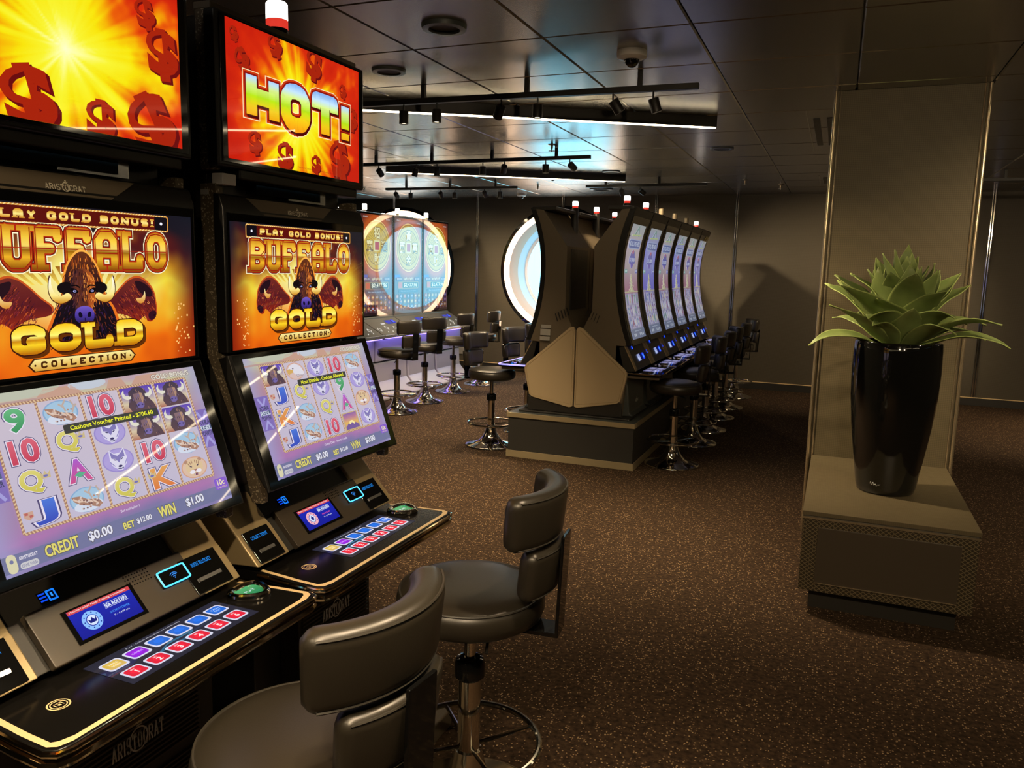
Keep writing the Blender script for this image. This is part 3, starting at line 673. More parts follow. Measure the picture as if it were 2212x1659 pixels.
def topper_art(parent, mp, hot):
    W, H = 528, 304; a = Art()
    a.grid(0, 0, W, H, 150, 90, burst(W, H, .5, .44, zoom=.92 if hot else 1.12, seed=3 if hot else 8))
    L = [(.32, .93, 52, .5), (.607, .90, 70, -.1), (.17, .15, 50, .2), (.377, .09, 66, 0), (.615, .08, 44, .1), (.852, .77, 34, .3), (.934, .55, 56, 0), (.82, .16, 96, .3), (.10, .74, 48, .8), (.05, .90, 30, .4)]
    if not hot: L = [(.917, .58, 88, .1), (.841, .80, 52, .3), (.36, .10, 108, .25), (.625, .07, 70, 0), (.86, .10, 120, .5), (.2, .5, 60, .1), (.69, .99, 40, 0), (.02, .2, 70, 0), (.08, .8, 60, .3)]
    for u, v, s, r in L: dollar(a, u*W, v*H, s, 1, r)
    if hot:
        x, y, w, h = .515*W, .50*H, .80*W, .36*H; X0, Y0_ = x-w/2, y-h/2; kw = dict(gap=.07, serif=False, slim='!', sq=True)
        for k, (gr, c) in enumerate(((11, (1, .93, .72)), (9, (.80, .22, .05)), (4.5, (.55, .06, .05)))): a.glyphs('HOT!', X0, Y0_, w, h, 36, c, 3+k, grow=gr, **kw)
        a.glyphs('HOT!', X0+4, Y0_-5, w, h, 36, (.30, .03, .03), 5.6, grow=2, **kw)
        g = a.grad((y-h*.5, (.98, .62, .08)), (y-h*.22, (.95, .80, .10)), (y+.0*h, (.72, .90, .10)), (y+.22*h, (.85, .95, .55)), (y+.36*h, (.75, .88, .98)), (y+h*.5, (.55, .72, .95)))
        a.glyphs('HOT!', X0, Y0_, w, h, 36, g, 7, grow=.5, **kw)
        a.text('MALFUNCTION VOIDS ALL PAYS AND PLAYS', .62*W, .035*H, 3.4, (.6, .12, .08), 3, w=.3*W)
    return a.build('screen', parent, mp, clip=(W, H))
def smooth_(pts, n=4):
    out = []; k = len(pts)
    for i in range(k):
        p0, p1, p2, p3 = pts[i-1], pts[i], pts[(i+1) % k], pts[(i+2) % k]
        for q in range(n):
            t = q/n; out.append(tuple(.5*(2*p1[c]+(p2[c]-p0[c])*t+(2*p0[c]-5*p1[c]+4*p2[c]-p3[c])*t*t+(3*p1[c]-p0[c]-3*p2[c]+p3[c])*t**3) for c in (0, 1)))
    return out
def bison(a, x, y, w, h, z):
    P = lambda l, sm=True: [(x+p[0]*w, y+p[1]*h) for p in (smooth_(l) if sm else l)]
    body = [(-.02, 0), (.0, .12), (.07, .25), (.13, .36), (.20, .46), (.23, .58), (.25, .70), (.31, .84), (.41, .95), (.5, .985), (.59, .96), (.69, .85), (.76, .70), (.78, .58), (.84, .46), (.92, .36), (.98, .22), (1.02, .1), (1.03, 0)]
    a.poly(P([((p[0]-.5)*1.09+.5, p[1]*1.025) for p in body]), a.grad((y, (.85, .35, .10)), (y+h*.6, (.98, .55, .15)), (y+h, (1, .72, .3))), z)
    a.poly(P(body), a.grad((y, (.05, .03, .06)), (y+h*.4, (.09, .05, .09)), (y+h*.6, (.17, .08, .10)), (y+h, (.42, .20, .10))), z+1)
    rg = random.Random(4)
    for k in range(620):
        u, v = rg.random(), rg.random()*.95; lim = .52-.30*v-.22*max(0, v-.5)
        if abs(u-.5) > lim: continue
        l = rg.uniform(.03, .08); an = -PI/2+(u-.5)*2.2+rg.uniform(-.4, .4)
        hi = u > .5+rg.uniform(-.1, .1)
        c = rg.choice([(.80, .42, .14), (.62, .28, .10), (.95, .55, .20), (.45, .18, .10)]) if (v > .62 or hi and v > .45) else rg.choice([(.20, .10, .26), (.07, .04, .08), (.38, .16, .12), (.13, .07, .2), (.5, .22, .12) if hi else (.1, .06, .12)])
        p0 = (u, v); p1 = (u+l*math.cos(an)*.35, v+l*math.sin(an)*.5); p2 = (u+l*math.cos(an)*.6+(u-.5)*.02, v+l*math.sin(an)); a.line(P([p0, p1, p2], False), w*.009, c, z+1.5, False)
    for s in (-1, 1):                           # ears and horns
        cx = .5+s*.25
        a.poly(P([(.5+s*.17, .645), (cx+s*.02, .66), (cx+s*.10, .62), (cx+s*.09, .56), (cx, .535), (.5+s*.18, .555)]), (.07, .04, .06), z+2)
        hp = [(.5+s*.165, .50), (.5+s*.23, .455), (.5+s*.33, .435), (.5+s*.425, .475), (.5+s*.47, .56), (.5+s*.465, .66), (.5+s*.44, .72), (.5+s*.43, .62), (.5+s*.39, .545), (.5+s*.31, .515), (.5+s*.22, .545)]
        a.poly(P([((p[0]-.5-s*.3)*1.07+.5+s*.3, (p[1]-.55)*1.1+.55) for p in hp]), (.30, .12, .06), z+2.6)
        a.poly(P(hp), a.grad((y+h*.43, (.80, .52, .12)), (y+h*.52, (1, .92, .55)), (y+h*.70, (1, 1, .97))), z+3)
    face = [(.33, .66), (.38, .76), (.46, .80), (.54, .80), (.62, .76), (.67, .66), (.675, .56), (.655, .46), (.625, .36), (.62, .27), (.56, .20), (.44, .20), (.38, .27), (.375, .36), (.345, .46), (.325, .56)]
    a.poly(P(face), lambda X, Y: tuple(c0+(c1-c0)*min(1, max(0, ((X-x)/w-.38)/.26)) for c0, c1 in zip((.14, .08, .14), (.72, .35, .13))), z+4)
    a.poly(P([(.43, .76), (.52, .78), (.57, .70), (.56, .52), (.55, .40), (.5, .36), (.45, .40), (.44, .52)]), (.34, .16, .12), z+5)
    for k in range(170):
        u, v = rg.uniform(.35, .65), rg.uniform(.33, .80); a.line(P([(u, v), (u+(u-.5)*.14, v-.035)], False), w*.008, rg.choice([(.85, .48, .2), (.5, .22, .12), (.95, .6, .25)] if u > .5 else [(.35, .18, .2), (.12, .06, .1), (.5, .26, .18)]), z+5.5, False)
    for s in (-1, 1):
        a.poly(P([(.5+s*.07, .555), (.5+s*.12, .590), (.5+s*.175, .595), (.5+s*.165, .55), (.5+s*.115, .535)]), (.03, .02, .05), z+6); a.ell(x+w*(.5+s*.125), y+h*.562, w*.024, h*.012, (.72, .72, .98), z+7); a.ell(x+w*(.5+s*.122), y+h*.562, w*.009, h*.010, (.05, .03, .1), z+7.5, 8)
        a.line(P([(.5+s*.05, .60), (.5+s*.10, .625), (.5+s*.17, .62)], False), w*.018, (.06, .03, .05), z+6)
    a.poly(P([(.36, .31), (.40, .375), (.5, .40), (.60, .375), (.64, .31), (.615, .235), (.5, .205), (.385, .235)]), a.grad((y+.2*h, (.14, .10, .34)), (y+.3*h, (.30, .22, .60)), (y+.4*h, (.46, .36, .78))), z+6)
    for s in (-1, 1): a.poly(P([(.5+s*.035, .30), (.5+s*.06, .335), (.5+s*.09, .325), (.5+s*.085, .285), (.5+s*.05, .275)]), (.05, .03, .13), z+8)
    a.line(P([(.5, .27), (.5, .235)], False), w*.012, (.08, .05, .2), z+8); a.line(P([(.42, .225), (.46, .205), (.5, .212), (.54, .205), (.58, .225)], False), w*.014, (.82, .80, .92), z+8)
    a.poly(P([(.38, .24), (.44, .205), (.5, .20), (.56, .205), (.62, .24), (.60, .12), (.5, .0), (.40, .12)]), (.05, .03, .06), z+5)
def bison_side(a, x, y, w, h, z, s):
    P = lambda l, sm=True: [(x+(p[0] if s > 0 else 1-p[0])*w, y+p[1]*h) for p in (smooth_(l) if sm else l)]
    o = [(-.25, .42), (-.05, .60), (.14, .80), (.32, .95), (.50, 1), (.66, .94), (.80, .80), (.89, .62), (.91, .46), (.93, .32), (.90, .14), (.80, .02), (.70, .03), (.66, .14), (.56, .10), (.44, .0), (.36, .10), (.15, .20), (-.2, .26)]
    a.poly(P([((p[0]-.4)*1.05+.4, (p[1]-.5)*1.05+.52) for p in o]), (.80, .34, .12), z-.3)
    a.poly(P(o), a.grad((y, (.62, .16, .08)), (y+h*.45, (.36, .10, .12)), (y+h, (.46, .17, .14))), z)
    rg = random.Random(9 if s > 0 else 12)
    for k in range(260):
        u, v = rg.uniform(.02, .88), rg.uniform(.12, .95)
        if v > 1.0-abs(u-.5)*.9: continue
        a.line(P([(u, v), (u+.03, v-.03), (u+.045, v-.07)], False), w*.010, rg.choice([(.75, .33, .15), (.22, .06, .1), (.52, .16, .2), (.28, .09, .16), (.62, .22, .12)]), z+.5, False)
    a.poly(P([(.45, .93), (.66, .88), (.82, .72), (.82, .58), (.66, .60), (.5, .74)]), (.15, .06, .10), z+1)
    a.poly(P([(.45, .54), (.49, .46), (.57, .43), (.65, .49), (.675, .60), (.66, .70), (.63, .62), (.58, .56), (.52, .55)]), a.grad((y+.43*h, (.85, .55, .2)), (y+.7*h, (1, .94, .7))), z+2)
    a.ell(*P([(.74, .44)], False)[0], w*.028, h*.022, (.98, .6, .35), z+2); a.ell(*P([(.745, .44)], False)[0], w*.012, h*.012, (.1, .03, .05), z+2.5, 8)
    a.poly(P([(.74, .20), (.86, .26), (.93, .2), (.90, .10), (.82, .04), (.74, .08)]), (.20, .06, .12), z+1); a.ell(*P([(.87, .15)], False)[0], w*.02, h*.018, (.05, .02, .04), z+2, 8)
def buffalo_art(parent, mp):
    W, H = 547, 298; a = Art()
    def bgf(X, Y):
        u, v = X/W, Y/H; n = fbm(u*1.8, v, 3.2, 21); c = ramp(v+(n-.5)*.5, (-.1, (.80, .28, .05)), (.12, (.93, .42, .05)), (.32, (.95, .62, .12)), (.52, (.95, .86, .25)), (.66, (.80, .55, .12)), (.80, (.35, .10, .10)), (.95, (.10, .09, .13)))
        d = np.clip(1-np.hypot((u-.5)*1.7, (v-.50)*1.9)/.62, 0, 1); c = blend(c, [np.full_like(X, k) for k in (.97, .95, .70)], d**.8)
        e_ = np.clip((np.abs(u-.5)-.36)/.14, 0, 1)**1.4; c = blend(c, ramp(v, (0, (.55, .13, .03)), (.4, (.45, .12, .08)), (.75, (.16, .10, .14)), (1, (.09, .10, .14))), e_*.95); return c
    a.grid(0, 0, W, H, 110, 62, bgf)
    rg = random.Random(2)
    for k in range(70):
        s = rg.choice((-1, 1)); u = .5+s*(.40+abs(rg.gauss(0, .04))); v = rg.uniform(.02, .40); r = rg.uniform(.8, 2.6); a.ell(u*W, v*H, r, r, (1, .78, .45), 1, 8)
    # rays of the title
    for k in range(-8, 9): a.poly([(W*(.49+k*.043), H*.64), (W*(.49+k*.043+.028), H*.64), (W*(.5+k*.030+.01), H*.53), (W*(.5+k*.030), H*.53)], a.grad((H*.53, (.98, .85, .35)), (H*.64, (.62, .36, .05))), 2)
    bison_side(a, .145*W, .27*H, .19*W, .30*H, 3, -1); bison_side(a, .635*W, .27*H, .19*W, .30*H, 3, 1)
    # banner
    a.rr(.095*W, .882*H, .885*W, .992*H, 5, (.85, .58, .25), 3); a.rr(.100*W, .893*H, .880*W, .982*H, 4, (.07, .05, .08), 4); a.rect(.165*W, .893*H, .82*W, .982*H, (.36, .07, .05), 5)
    for k in range(60): a.line([(.1*W+k*7.1, .884*H), (.1*W+k*7.1+4, .892*H)], 1.4, (1, .9, .6), 5); a.line([(.1*W+k*7.1, .984*H), (.1*W+k*7.1+4, .991*H)], 1.4, (1, .9, .6), 5)
    for u in (.132, .85): a.ell(u*W, .937*H, 3.5, 3.2, (.95, .95, 1), 6, 10)
    g = a.grad((.91*H, (.80, .50, .10)), (.935*H, (1, .92, .55)), (.965*H, (.85, .58, .15)))
    a.glyphs('PLAY GOLD BONUS!', .185*W, .912*H, .63*W, .05*H, 5.4, g, 6, gap=.30)
    # title
    x0, y0, w, h = .118*W, .622*H, .752*W, .245*H
    a.glyphs('BUFFALO', x0, y0, w, h, 16, (1, .96, .80), 4, gap=.16, grow=6.5); a.glyphs('BUFFALO', x0, y0, w, h, 16, (.30, .07, .04), 5, gap=.16, grow=4.6)
    a.glyphs('BUFFALO', x0, y0, w, h, 16, (.70, .16, .07), 6, gap=.16, grow=3)
    g = a.grad((y0, (.55, .30, .04)), (y0+h*.28, (.93, .70, .16)), (y0+h*.45, (.60, .38, .06)), (y0+h*.56, (.98, .85, .40)), (y0+h*.75, (.97, .80, .25)), (y0+h, (.80, .52, .10)))
    a.glyphs('BUFFALO', x0, y0, w, h, 16, g, 8, gap=.16, grow=.8)
    a.line([(x0, y0+h*.5), (x0+w, y0+h*.5)], 1.6, (.66, .14, .07), 8.5); a.glyphs('BUFFALO', x0, y0, w, h, 2.2, (.62, .13, .06), 9, gap=.16, serif=False)
    bison(a, .365*W, .17*H, .27*W, .57*H, 12)
    # GOLD
    x0, y0, w, h = .235*W, .135*H, .50*W, .155*H
    a.glyphs('GOLD', x0+6, y0-5, w, h, 15, (.38, .18, .03), 26, gap=.16, grow=3); a.glyphs('GOLD', x0, y0, w, h, 15, (.25, .08, .03), 27, gap=.16, grow=3.2)
    g = a.grad((y0, (.75, .45, .04)), (y0+h*.3, (.98, .82, .15)), (y0+h*.48, (.80, .52, .06)), (y0+h*.62, (1, .96, .45)), (y0+h, (.98, .78, .12))); a.glyphs('GOLD', x0, y0, w, h, 15, g, 29, gap=.16, grow=.8)
    a.poly([(.28*W, .06*H), (.30*W, .10*H), (.68*W, .10*H), (.70*W, .06*H), (.68*W, .02*H), (.30*W, .02*H)], (.25, .10, .03), 30)
    a.poly([(.287*W, .06*H), (.305*W, .094*H), (.675*W, .094*H), (.693*W, .06*H), (.675*W, .026*H), (.305*W, .026*H)], a.grad((.026*H, (.85, .62, .22)), (.094*H, (1, .94, .62))), 31)
    a.glyphs('COLLECTION', .325*W, .040*H, .33*W, .040*H, 3.6, (.28, .14, .04), 32, gap=.55)
    for u in (.305, .675): a.ell(u*W, .06*H, 2, 2, (.2, .08, .02), 32, 8)
    return a.build('screen', parent, mp, clip=(W, H))
def sym(a, k, x, y, w, h, z):
    cx, cy_ = x+w/2, y+h/2; P = lambda l: [(x+p[0]*w, y+p[1]*h) for p in l]
    OUT = (.25, .22, .40); 
    if k in ('10', '9', 'J', 'Q', 'A', 'K'):
        c1, c2 = {'10': ((.78, .18, .28), (.86, .35, .42)), '9': ((.16, .55, .30), (.35, .72, .45)), 'J': ((.14, .24, .72), (.22, .42, .85)), 'Q': ((.80, .76, .25), (.88, .84, .42)), 'A': ((.80, .25, .50), (.66, .30, .78)), 'K': ((.88, .45, .18), (.90, .62, .28))}[k]
        hh = h*.74; ww = {'10': .62, '9': .40, 'J': .42, 'Q': .50, 'A': .52, 'K': .58}[k]*w; xx = cx+(.06*w if k in 'J' else (-.05*w if k == 'Q' else 0))
        a.text(k, xx, cy_, hh, OUT, z, w=ww, off=.085); a.text(k, xx, cy_, hh, (.93, .90, .96), z+1, w=ww, off=.062)
        a.text(k, xx, cy_, hh, a.grad((cy_-hh/2, c1), (cy_+hh/2, c2)), z+2, w=ww, off=.035)
        if k == 'J': a.poly(P([(.06, .64), (.28, .64), (.28, .46), (.17, .36), (.06, .46)]), (.80, .62, .52), z+2); a.rect(x+.08*w, y+.54*h, x+.16*w, y+.62*h, (.72, .34, .30), z+3); a.rect(x+.18*w, y+.44*h, x+.26*w, y+.52*h, (.72, .34, .30), z+3)
        if k in 'QK':
            X, Y = (.80, .62) if k == 'Q' else (.20, .66)
            a.poly(P([(X-.11, Y-.10), (X-.13, Y+.14), (X-.05, Y+.03), (X, Y+.17), (X+.05, Y+.03), (X+.13, Y+.14), (X+.11, Y-.10)]), (.80, .72, .50), z+3); a.ell(x+X*w, y+(Y-.02)*h, w*.06, h*.04, (.40, .40, .70), z+4)
        if k == 'A': a.poly(P([(.5, .46), (.66, .36), (.5, .24), (.36, .34)]), (.30, .68, .50), z+4)
    elif k == 'bison':
        a.poly(P([(0, 0), (1, 0), (1, 1), (0, 1)]), a.grad((y, (.66, .36, .26)), (y+h*.35, (.85, .78, .62)), (y+h*.8, (.36, .26, .70)), (y+h, (.30, .20, .66))), z)
        a.poly(P([(.22, 0), (.14, .25), (.22, .55), (.24, .80), (.40, .96), (.60, .98), (.76, .84), (.80, .5), (.92, .28), (.98, 0)]), a.grad((y, (.30, .20, .22)), (y+h, (.20, .16, .22))), z+1)
        for s, q in ((-1, 0), (1, 1)):
            a.poly(P([(.5+s*.22, .55), (.5+s*.34, .52), (.5+s*.46, .62), (.5+s*.47, .80), (.5+s*.38, .93), (.5+s*.40, .78), (.5+s*.36, .68), (.5+s*.22, .66)]), (.90, .89, .80), z+2)
        a.poly(P([(.36, .72), (.62, .74), (.66, .5), (.58, .2), (.42, .2), (.36, .5)]), (.46, .34, .36), z+2); a.poly(P([(.55, .73), (.64, .70), (.66, .5), (.58, .3)]), (.68, .52, .40), z+3)
        a.ell(cx-.0*w, y+.24*h, .12*w, .12*h, (.40, .34, .62), z+3, 14); a.ell(x+.44*w, y+.26*h, .03*w, .03*h, (.15, .12, .3), z+4, 8); a.ell(x+.56*w, y+.26*h, .03*w, .03*h, (.15, .12, .3), z+4, 8)
        rg = random.Random(3)
        for q in range(26):
            u, v = rg.uniform(.2, .8), rg.uniform(.1, .9); a.line(P([(u, v), (u+rg.uniform(-.05, .05), v-.09)]), 1.3, rg.choice([(.62, .44, .34), (.14, .12, .2), (.42, .34, .5)]), z+3.5, False)
    elif k == 'sunset':
        a.poly(P([(.04, .02), (.96, .02), (.96, .98), (.04, .98)]), (.78, .66, .42), z); a.poly(P([(.1, .07), (.9, .07), (.9, .93), (.1, .93)]), a.grad((y, (.45, .30, .62)), (y+h*.4, (.92, .72, .30)), (y+h*.7, (.72, .45, .55)), (y+h, (.45, .32, .66))), z+1)
        a.ell(cx, y+.36*h, .16*w, .17*h, (1, .93, .62), z+2); a.poly(P([(.1, .07), (.1, .22), (.3, .40), (.40, .30), (.5, .42), (.62, .28), (.72, .38), (.9, .2), (.9, .07)]), (.42, .30, .58), z+3)
    else:
        col, rim = {'deer': ((.62, .78, .88), (.50, .66, .82)), 'wolf': ((.66, .60, .86), (.58, .52, .80)), 'eagle': ((.86, .74, .70), (.84, .62, .50)), 'cougar': ((.88, .74, .62), (.84, .62, .48))}[k]
        a.ell(cx, cy_, w*.45, h*.44, rim, z, 26); a.ell(cx, cy_, w*.41, h*.40, col, z+1, 26)
        if k == 'deer':
            a.ell(cx, y+.28*h, w*.38, h*.20, (.84, .88, .94), z+2); a.poly(P([(.12, .70), (.35, .66), (.50, .50), (.78, .42), (.86, .22), (.74, .12), (.58, .22), (.30, .36), (.16, .52)]), (.64, .46, .36), z+3)
            for q in ((.15, .62, .3, .45), (.3, .6, .44, .42), (.5, .5, .62, .34), (.62, .44, .75, .25), (.25, .5, .6, .4)): a.line(P([q[:2], q[2:]]), 3.2, (.88, .76, .66), z+4)
            for q in ([(.62, .5), (.58, .74), (.68, .92)], [(.60, .66), (.48, .80)], [(.78, .44), (.86, .66), (.80, .88)], [(.84, .6), (.93, .72)]): a.line(P(q), 3.4, (.74, .66, .60), z+4)
            rg = random.Random(8)
            for q in range(24): u, v = rg.uniform(.2, .8), rg.uniform(.2, .62); a.ell(x+u*w, y+v*h, 2.2, 1.7, rg.choice([(.86, .80, .76), (.45, .30, .28), (.70, .50, .40)]), z+4.5, 7)
        elif k == 'wolf':
            a.poly(P([(.26, .52), (.30, .92), (.42, .76), (.58, .76), (.72, .92), (.76, .54), (.70, .32), (.54, .12), (.46, .12), (.30, .32)]), (.88, .87, .95), z+2)
            a.poly(P([(.32, .60), (.31, .86), (.42, .72), (.5, .66), (.58, .72), (.70, .86), (.70, .60), (.58, .56), (.5, .40), (.42, .56)]), (.46, .43, .70), z+3)
            for s in (-1, 1): a.ell(cx+s*.10*w, y+.53*h, .045*w, .022*h, (.16, .14, .34), z+4, 8, rot=s*.4); a.line(P([(.5+s*.25, .5), (.5+s*.14, .3)]), 1.6, (.5, .47, .74), z+4)
            a.ell(cx, y+.27*h, .06*w, .045*h, (.14, .12, .32), z+5, 10); a.line(P([(.42, .2), (.5, .17), (.58, .2)]), 1.8, (.2, .18, .4), z+5)
        elif k == 'eagle':
            a.poly(P([(.10, .58), (.30, .82), (.55, .90), (.80, .72), (.92, .42), (.86, .20), (.70, .26), (.55, .20), (.45, .36), (.35, .50)]), (.90, .89, .92), z+2)
            a.poly(P([(.08, .60), (.22, .66), (.40, .56), (.36, .44), (.22, .42), (.16, .34), (.10, .44)]), (.84, .66, .32), z+3); a.ell(x+.40*w, y+.64*h, .04*w, .03*h, (.3, .2, .25), z+4, 8)
            for q in range(7): a.line(P([(.5+q*.055, .34-q*.01), (.54+q*.055, .20)]), 2, (.60, .50, .52), z+4)
        else:
            a.ell(cx, cy_+.02*h, .30*w, .32*h, (.88, .76, .56), z+2, 20)
            for s in (-1, 1):
                a.ell(cx+s*.24*w, y+.78*h, .07*w, .08*h, (.70, .52, .40), z+1.8, 10); a.ell(cx+s*.12*w, y+.56*h, .045*w, .025*h, (.25, .20, .28), z+3, 8, rot=s*.4); a.ell(cx+s*.11*w, y+.33*h, .10*w, .08*h, (.94, .92, .94), z+3, 12)
                for q in range(3): a.line(P([(.5+s*(.06+q*.07), .80-q*.04), (.5+s*(.05+q*.05), .68-q*.04)]), 2, (.62, .45, .34), z+3)
            a.poly(P([(.44, .42), (.56, .42), (.5, .33)]), (.60, .36, .36), z+4); a.ell(cx, y+.22*h, .08*w, .055*h, (.45, .22, .28), z+4, 10); a.line(P([(.45, .24), (.45, .2)]), 1.5, (1, 1, 1), z+5); a.line(P([(.55, .24), (.55, .2)]), 1.5, (1, 1, 1), z+5)
def reel_art(parent, mp, cols, msg, win, foot, pw):  # reel and symbol colours kept pale, screen glare included in them
    W, H = 505, 305; a = Art()
    def bgf(X, Y):
        u, v = X/W, Y/H; n = fbm(u, v, 5, 31); st = fbm(u*.4, v, 14, 8)
        c = ramp(v+(n-.5)*.12, (0, (.50, .44, .66)), (.06, (.42, .44, .60)), (.10, (.46, .42, .62)), (.17, (.66, .42, .66)), (.28, (.62, .46, .62)), (.5, (.60, .48, .66)), (.72, (.70, .48, .52)), (.86, (.72, .62, .56)), (.93, (.80, .80, .58)), (1, (.74, .62, .66)))
        c = blend(c, [np.full_like(X, k) for k in (.80, .55, .66)], np.clip((st-.55)*2.6, 0, .6)*(v < .4)*(v > .11))
        return blend(c, [np.full_like(X, k) for k in (.60, .60, .80)], np.clip((np.abs(u-.5)-.40)*8, 0, .7))
    a.grid(0, 0, W, H, 70, 44, bgf)
    for x, w in ((.36, .10), (.60, .05), (.75, .09)):          # mesas and sky
        a.poly([(W*(x-w), H*.925), (W*(x-w*.55), H*.99), (W*(x+w*.55), H*.99), (W*(x+w), H*.925)], (.78, .60, .50), 1)
    a.ell(.20*W, 1.0*H, .17*W, .05*H, (.74, .76, .66), 1); a.ell(.48*W, .985*H, .08*W, .035*H, (.76, .80, .84), 1); a.rect(0, .93*H, .30*W, .945*H, (.72, .58, .54), 1)
    gx0, gx1, gy0, gy1 = .092*W, .932*W, .200*H, .925*H; cw = (gx1-gx0)/5; ch = (gy1-gy0)/4
    a.rect(gx0, gy0, gx1, gy1, a.grad((gy0, (.76, .73, .82)), (gy1, (.80, .75, .80))), 2)
    for c, col in enumerate(cols):
        for r, s in enumerate(col): sym(a, s, gx0+c*cw+4, gy1-(r+1)*ch+1.5, cw-8, ch-3, 3)
    def rope(p, q):
        a.line([p, q], 5.2, (.62, .44, .34), 12); d = math.hypot(q[0]-p[0], q[1]-p[1]); n_ = int(d/6.2)
        for k in range(n_):
            t = (k+.5)/n_; x, y = p[0]+(q[0]-p[0])*t, p[1]+(q[1]-p[1])*t; dx, dy = (q[0]-p[0])/d, (q[1]-p[1])/d
            a.line([(x-dx*1.6-dy*2.1, y-dy*1.6+dx*2.1), (x+dx*1.6+dy*2.1, y+dy*1.6-dx*2.1)], 2.6, (.88, .74, .54), 13)
    for c in range(6): rope((gx0+c*cw, gy0), (gx0+c*cw, gy1))
    rope((gx0, gy0), (gx1, gy0)); rope((gx0, gy1), (gx1, gy1))
    for x in (.045*W, .968*W):
        a.poly([(x-20, .40*H), (x+20, .40*H), (x+24, .68*H), (x-24, .68*H)], (.46, .38, .70), 2)
        a.line([(x-13, .665*H), (x, .60*H), (x+13, .665*H)], 6, (.62, .60, .86), 4); a.line([(x-13, .41*H), (x, .475*H), (x+13, .41*H)], 6, (.62, .60, .86), 4)
        for t, y in (('XTRA', .583), ('REEL', .542), ('POWER', .502)): a.text(t, x, y*H, 9.5, (.20, .20, .36) if t != 'REEL' else (.80, .84, .90), 5, w=33, off=.03)
        a.rect(x-17, .524*H, x+17, .560*H, (.26, .32, .46), 4)
    a.rect(0, .020*H, W, .115*H, (.40, .42, .58), 3)
    a.text('GOLD BONUS', .865*W, .962*H, 10, (.45, .38, .36), 4, w=98, off=.08); a.text('GOLD BONUS', .865*W, .962*H, 10, (.90, .88, .80), 5, w=98, off=.03)
    def lab(t, x, y, h, w, c=(.90, .86, .38), o=.05): a.text(t, x*W, y*H, h, (.30, .28, .30), 5, w=w, off=.08); a.text(t, x*W, y*H, h, c, 6, w=w, off=.03)
    lab('CREDIT', .205, .072, 19, 62); lab('$0.00', .355, .070, 18, 48, (.92, .93, .98)); lab('BET', .475, .062, 12, 24); lab('$12.00', .545, .064, 11, 34, (.92, .93, .98)); lab('WIN', .655, .068, 20, 40); lab(win, .80, .070, 18, 46, (.92, .93, .98))
    a.text(foot, .50*W, .155*H, 6.4, (.92, .90, .96), 5)
    a.rr(.925*W, .085*H, .995*W, .165*H, 4, (.48, .30, .80), 5); a.text('10c', .96*W, .135*H, 12, (.95, .90, .70), 6, w=19, off=.03); a.text('LINES REELS', .96*W, .099*H, 3.6, (.95, .85, .6), 6, w=26)
    a.rr(.012*W, .015*H, .045*W, .12*H, 8, (.86, .84, .66), 5); a.ell(.0285*W, .08*H, 3.4, 3.4, (.42, .44, .60), 6, 10); a.rr(.052*W, .022*H, .115*W, .058*H, 5, (.80, .80, .80), 5); a.text('GAME RULES', .0835*W, .040*H, 5, (.35, .36, .55), 6, w=27); a.glyphs('aRISTOCRaT', .054*W, .075*H, 32, 6, .9, (.9, .88, .92), 6, serif=False, gap=.15)
    x0, x1 = .375*W-pw*.14, .715*W+pw*.0; xm = .54*W; hw_ = .20*W
    a.rr(xm-hw_-4, .700*H, xm+hw_+4, .755*H, 3, (.16, .17, .14), 15); a.text(msg, xm, .728*H, 9.4, (1, 1, .10), 16, w=hw_*1.82, off=.02)
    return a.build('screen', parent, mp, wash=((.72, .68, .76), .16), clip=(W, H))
def player_art(parent, mp, alt=False):
    a = Art(); W, H = 136, 62
    a.grid(0, 0, W, H, 20, 10, lambda X, Y: ramp(Y/H+fbm(X/W, Y/H, 6, 3)*.2, (0, (.07, .10, .58)), (1.2, (.10, .16, .72))))
    a.rect(0, 54, W, H, (.82, .28, .30), 1); a.text('Machine Locked Player Tracking is unavailable', W*.48, 58, 5, (1, .95, .95), 2, w=W*.9)
    a.text('SEA ROLLERS', 96, 43, 6.6, (.9, .93, 1), 2, w=50, off=.03); a.rect(70, 48, 122, 48.7, (.9, .93, 1), 2); a.rect(70, 37.6, 122, 38.2, (.9, .93, 1), 2)
    a.text('SHOWSTOPPER' if not alt else 'MARQUEE', 96, 27, 4.6, (.30, .62, 1) if not alt else (.95, .35, .6), 2, w=44 if not alt else 34); a.text('0 - 4,999 pts', 96, 18, 4.6, (.9, .93, 1), 2, w=34)
    c = (.55, .75, 1) if not alt else (.95, .70, .74)
    a.ring(36, 28, 12, 20, c, 2); a.ell(36, 28, 10.5, 10.5, (.85, .90, 1), 3)
    for k in range(10): a.ell(36+16*math.cos(k*.628), 28+16*math.sin(k*.628), 1.5, 1.5, (.10, .2, .6), 4, 6)
    if alt: a.poly([(36, 20), (42, 28), (36, 36), (30, 28)], (.08, .12, .5), 4)
    else: a.poly([(29, 23), (43, 23), (45, 33), (40, 28), (36, 35), (32, 28), (27, 33)], (.08, .12, .5), 4)
    return a.build('display', parent, mp)
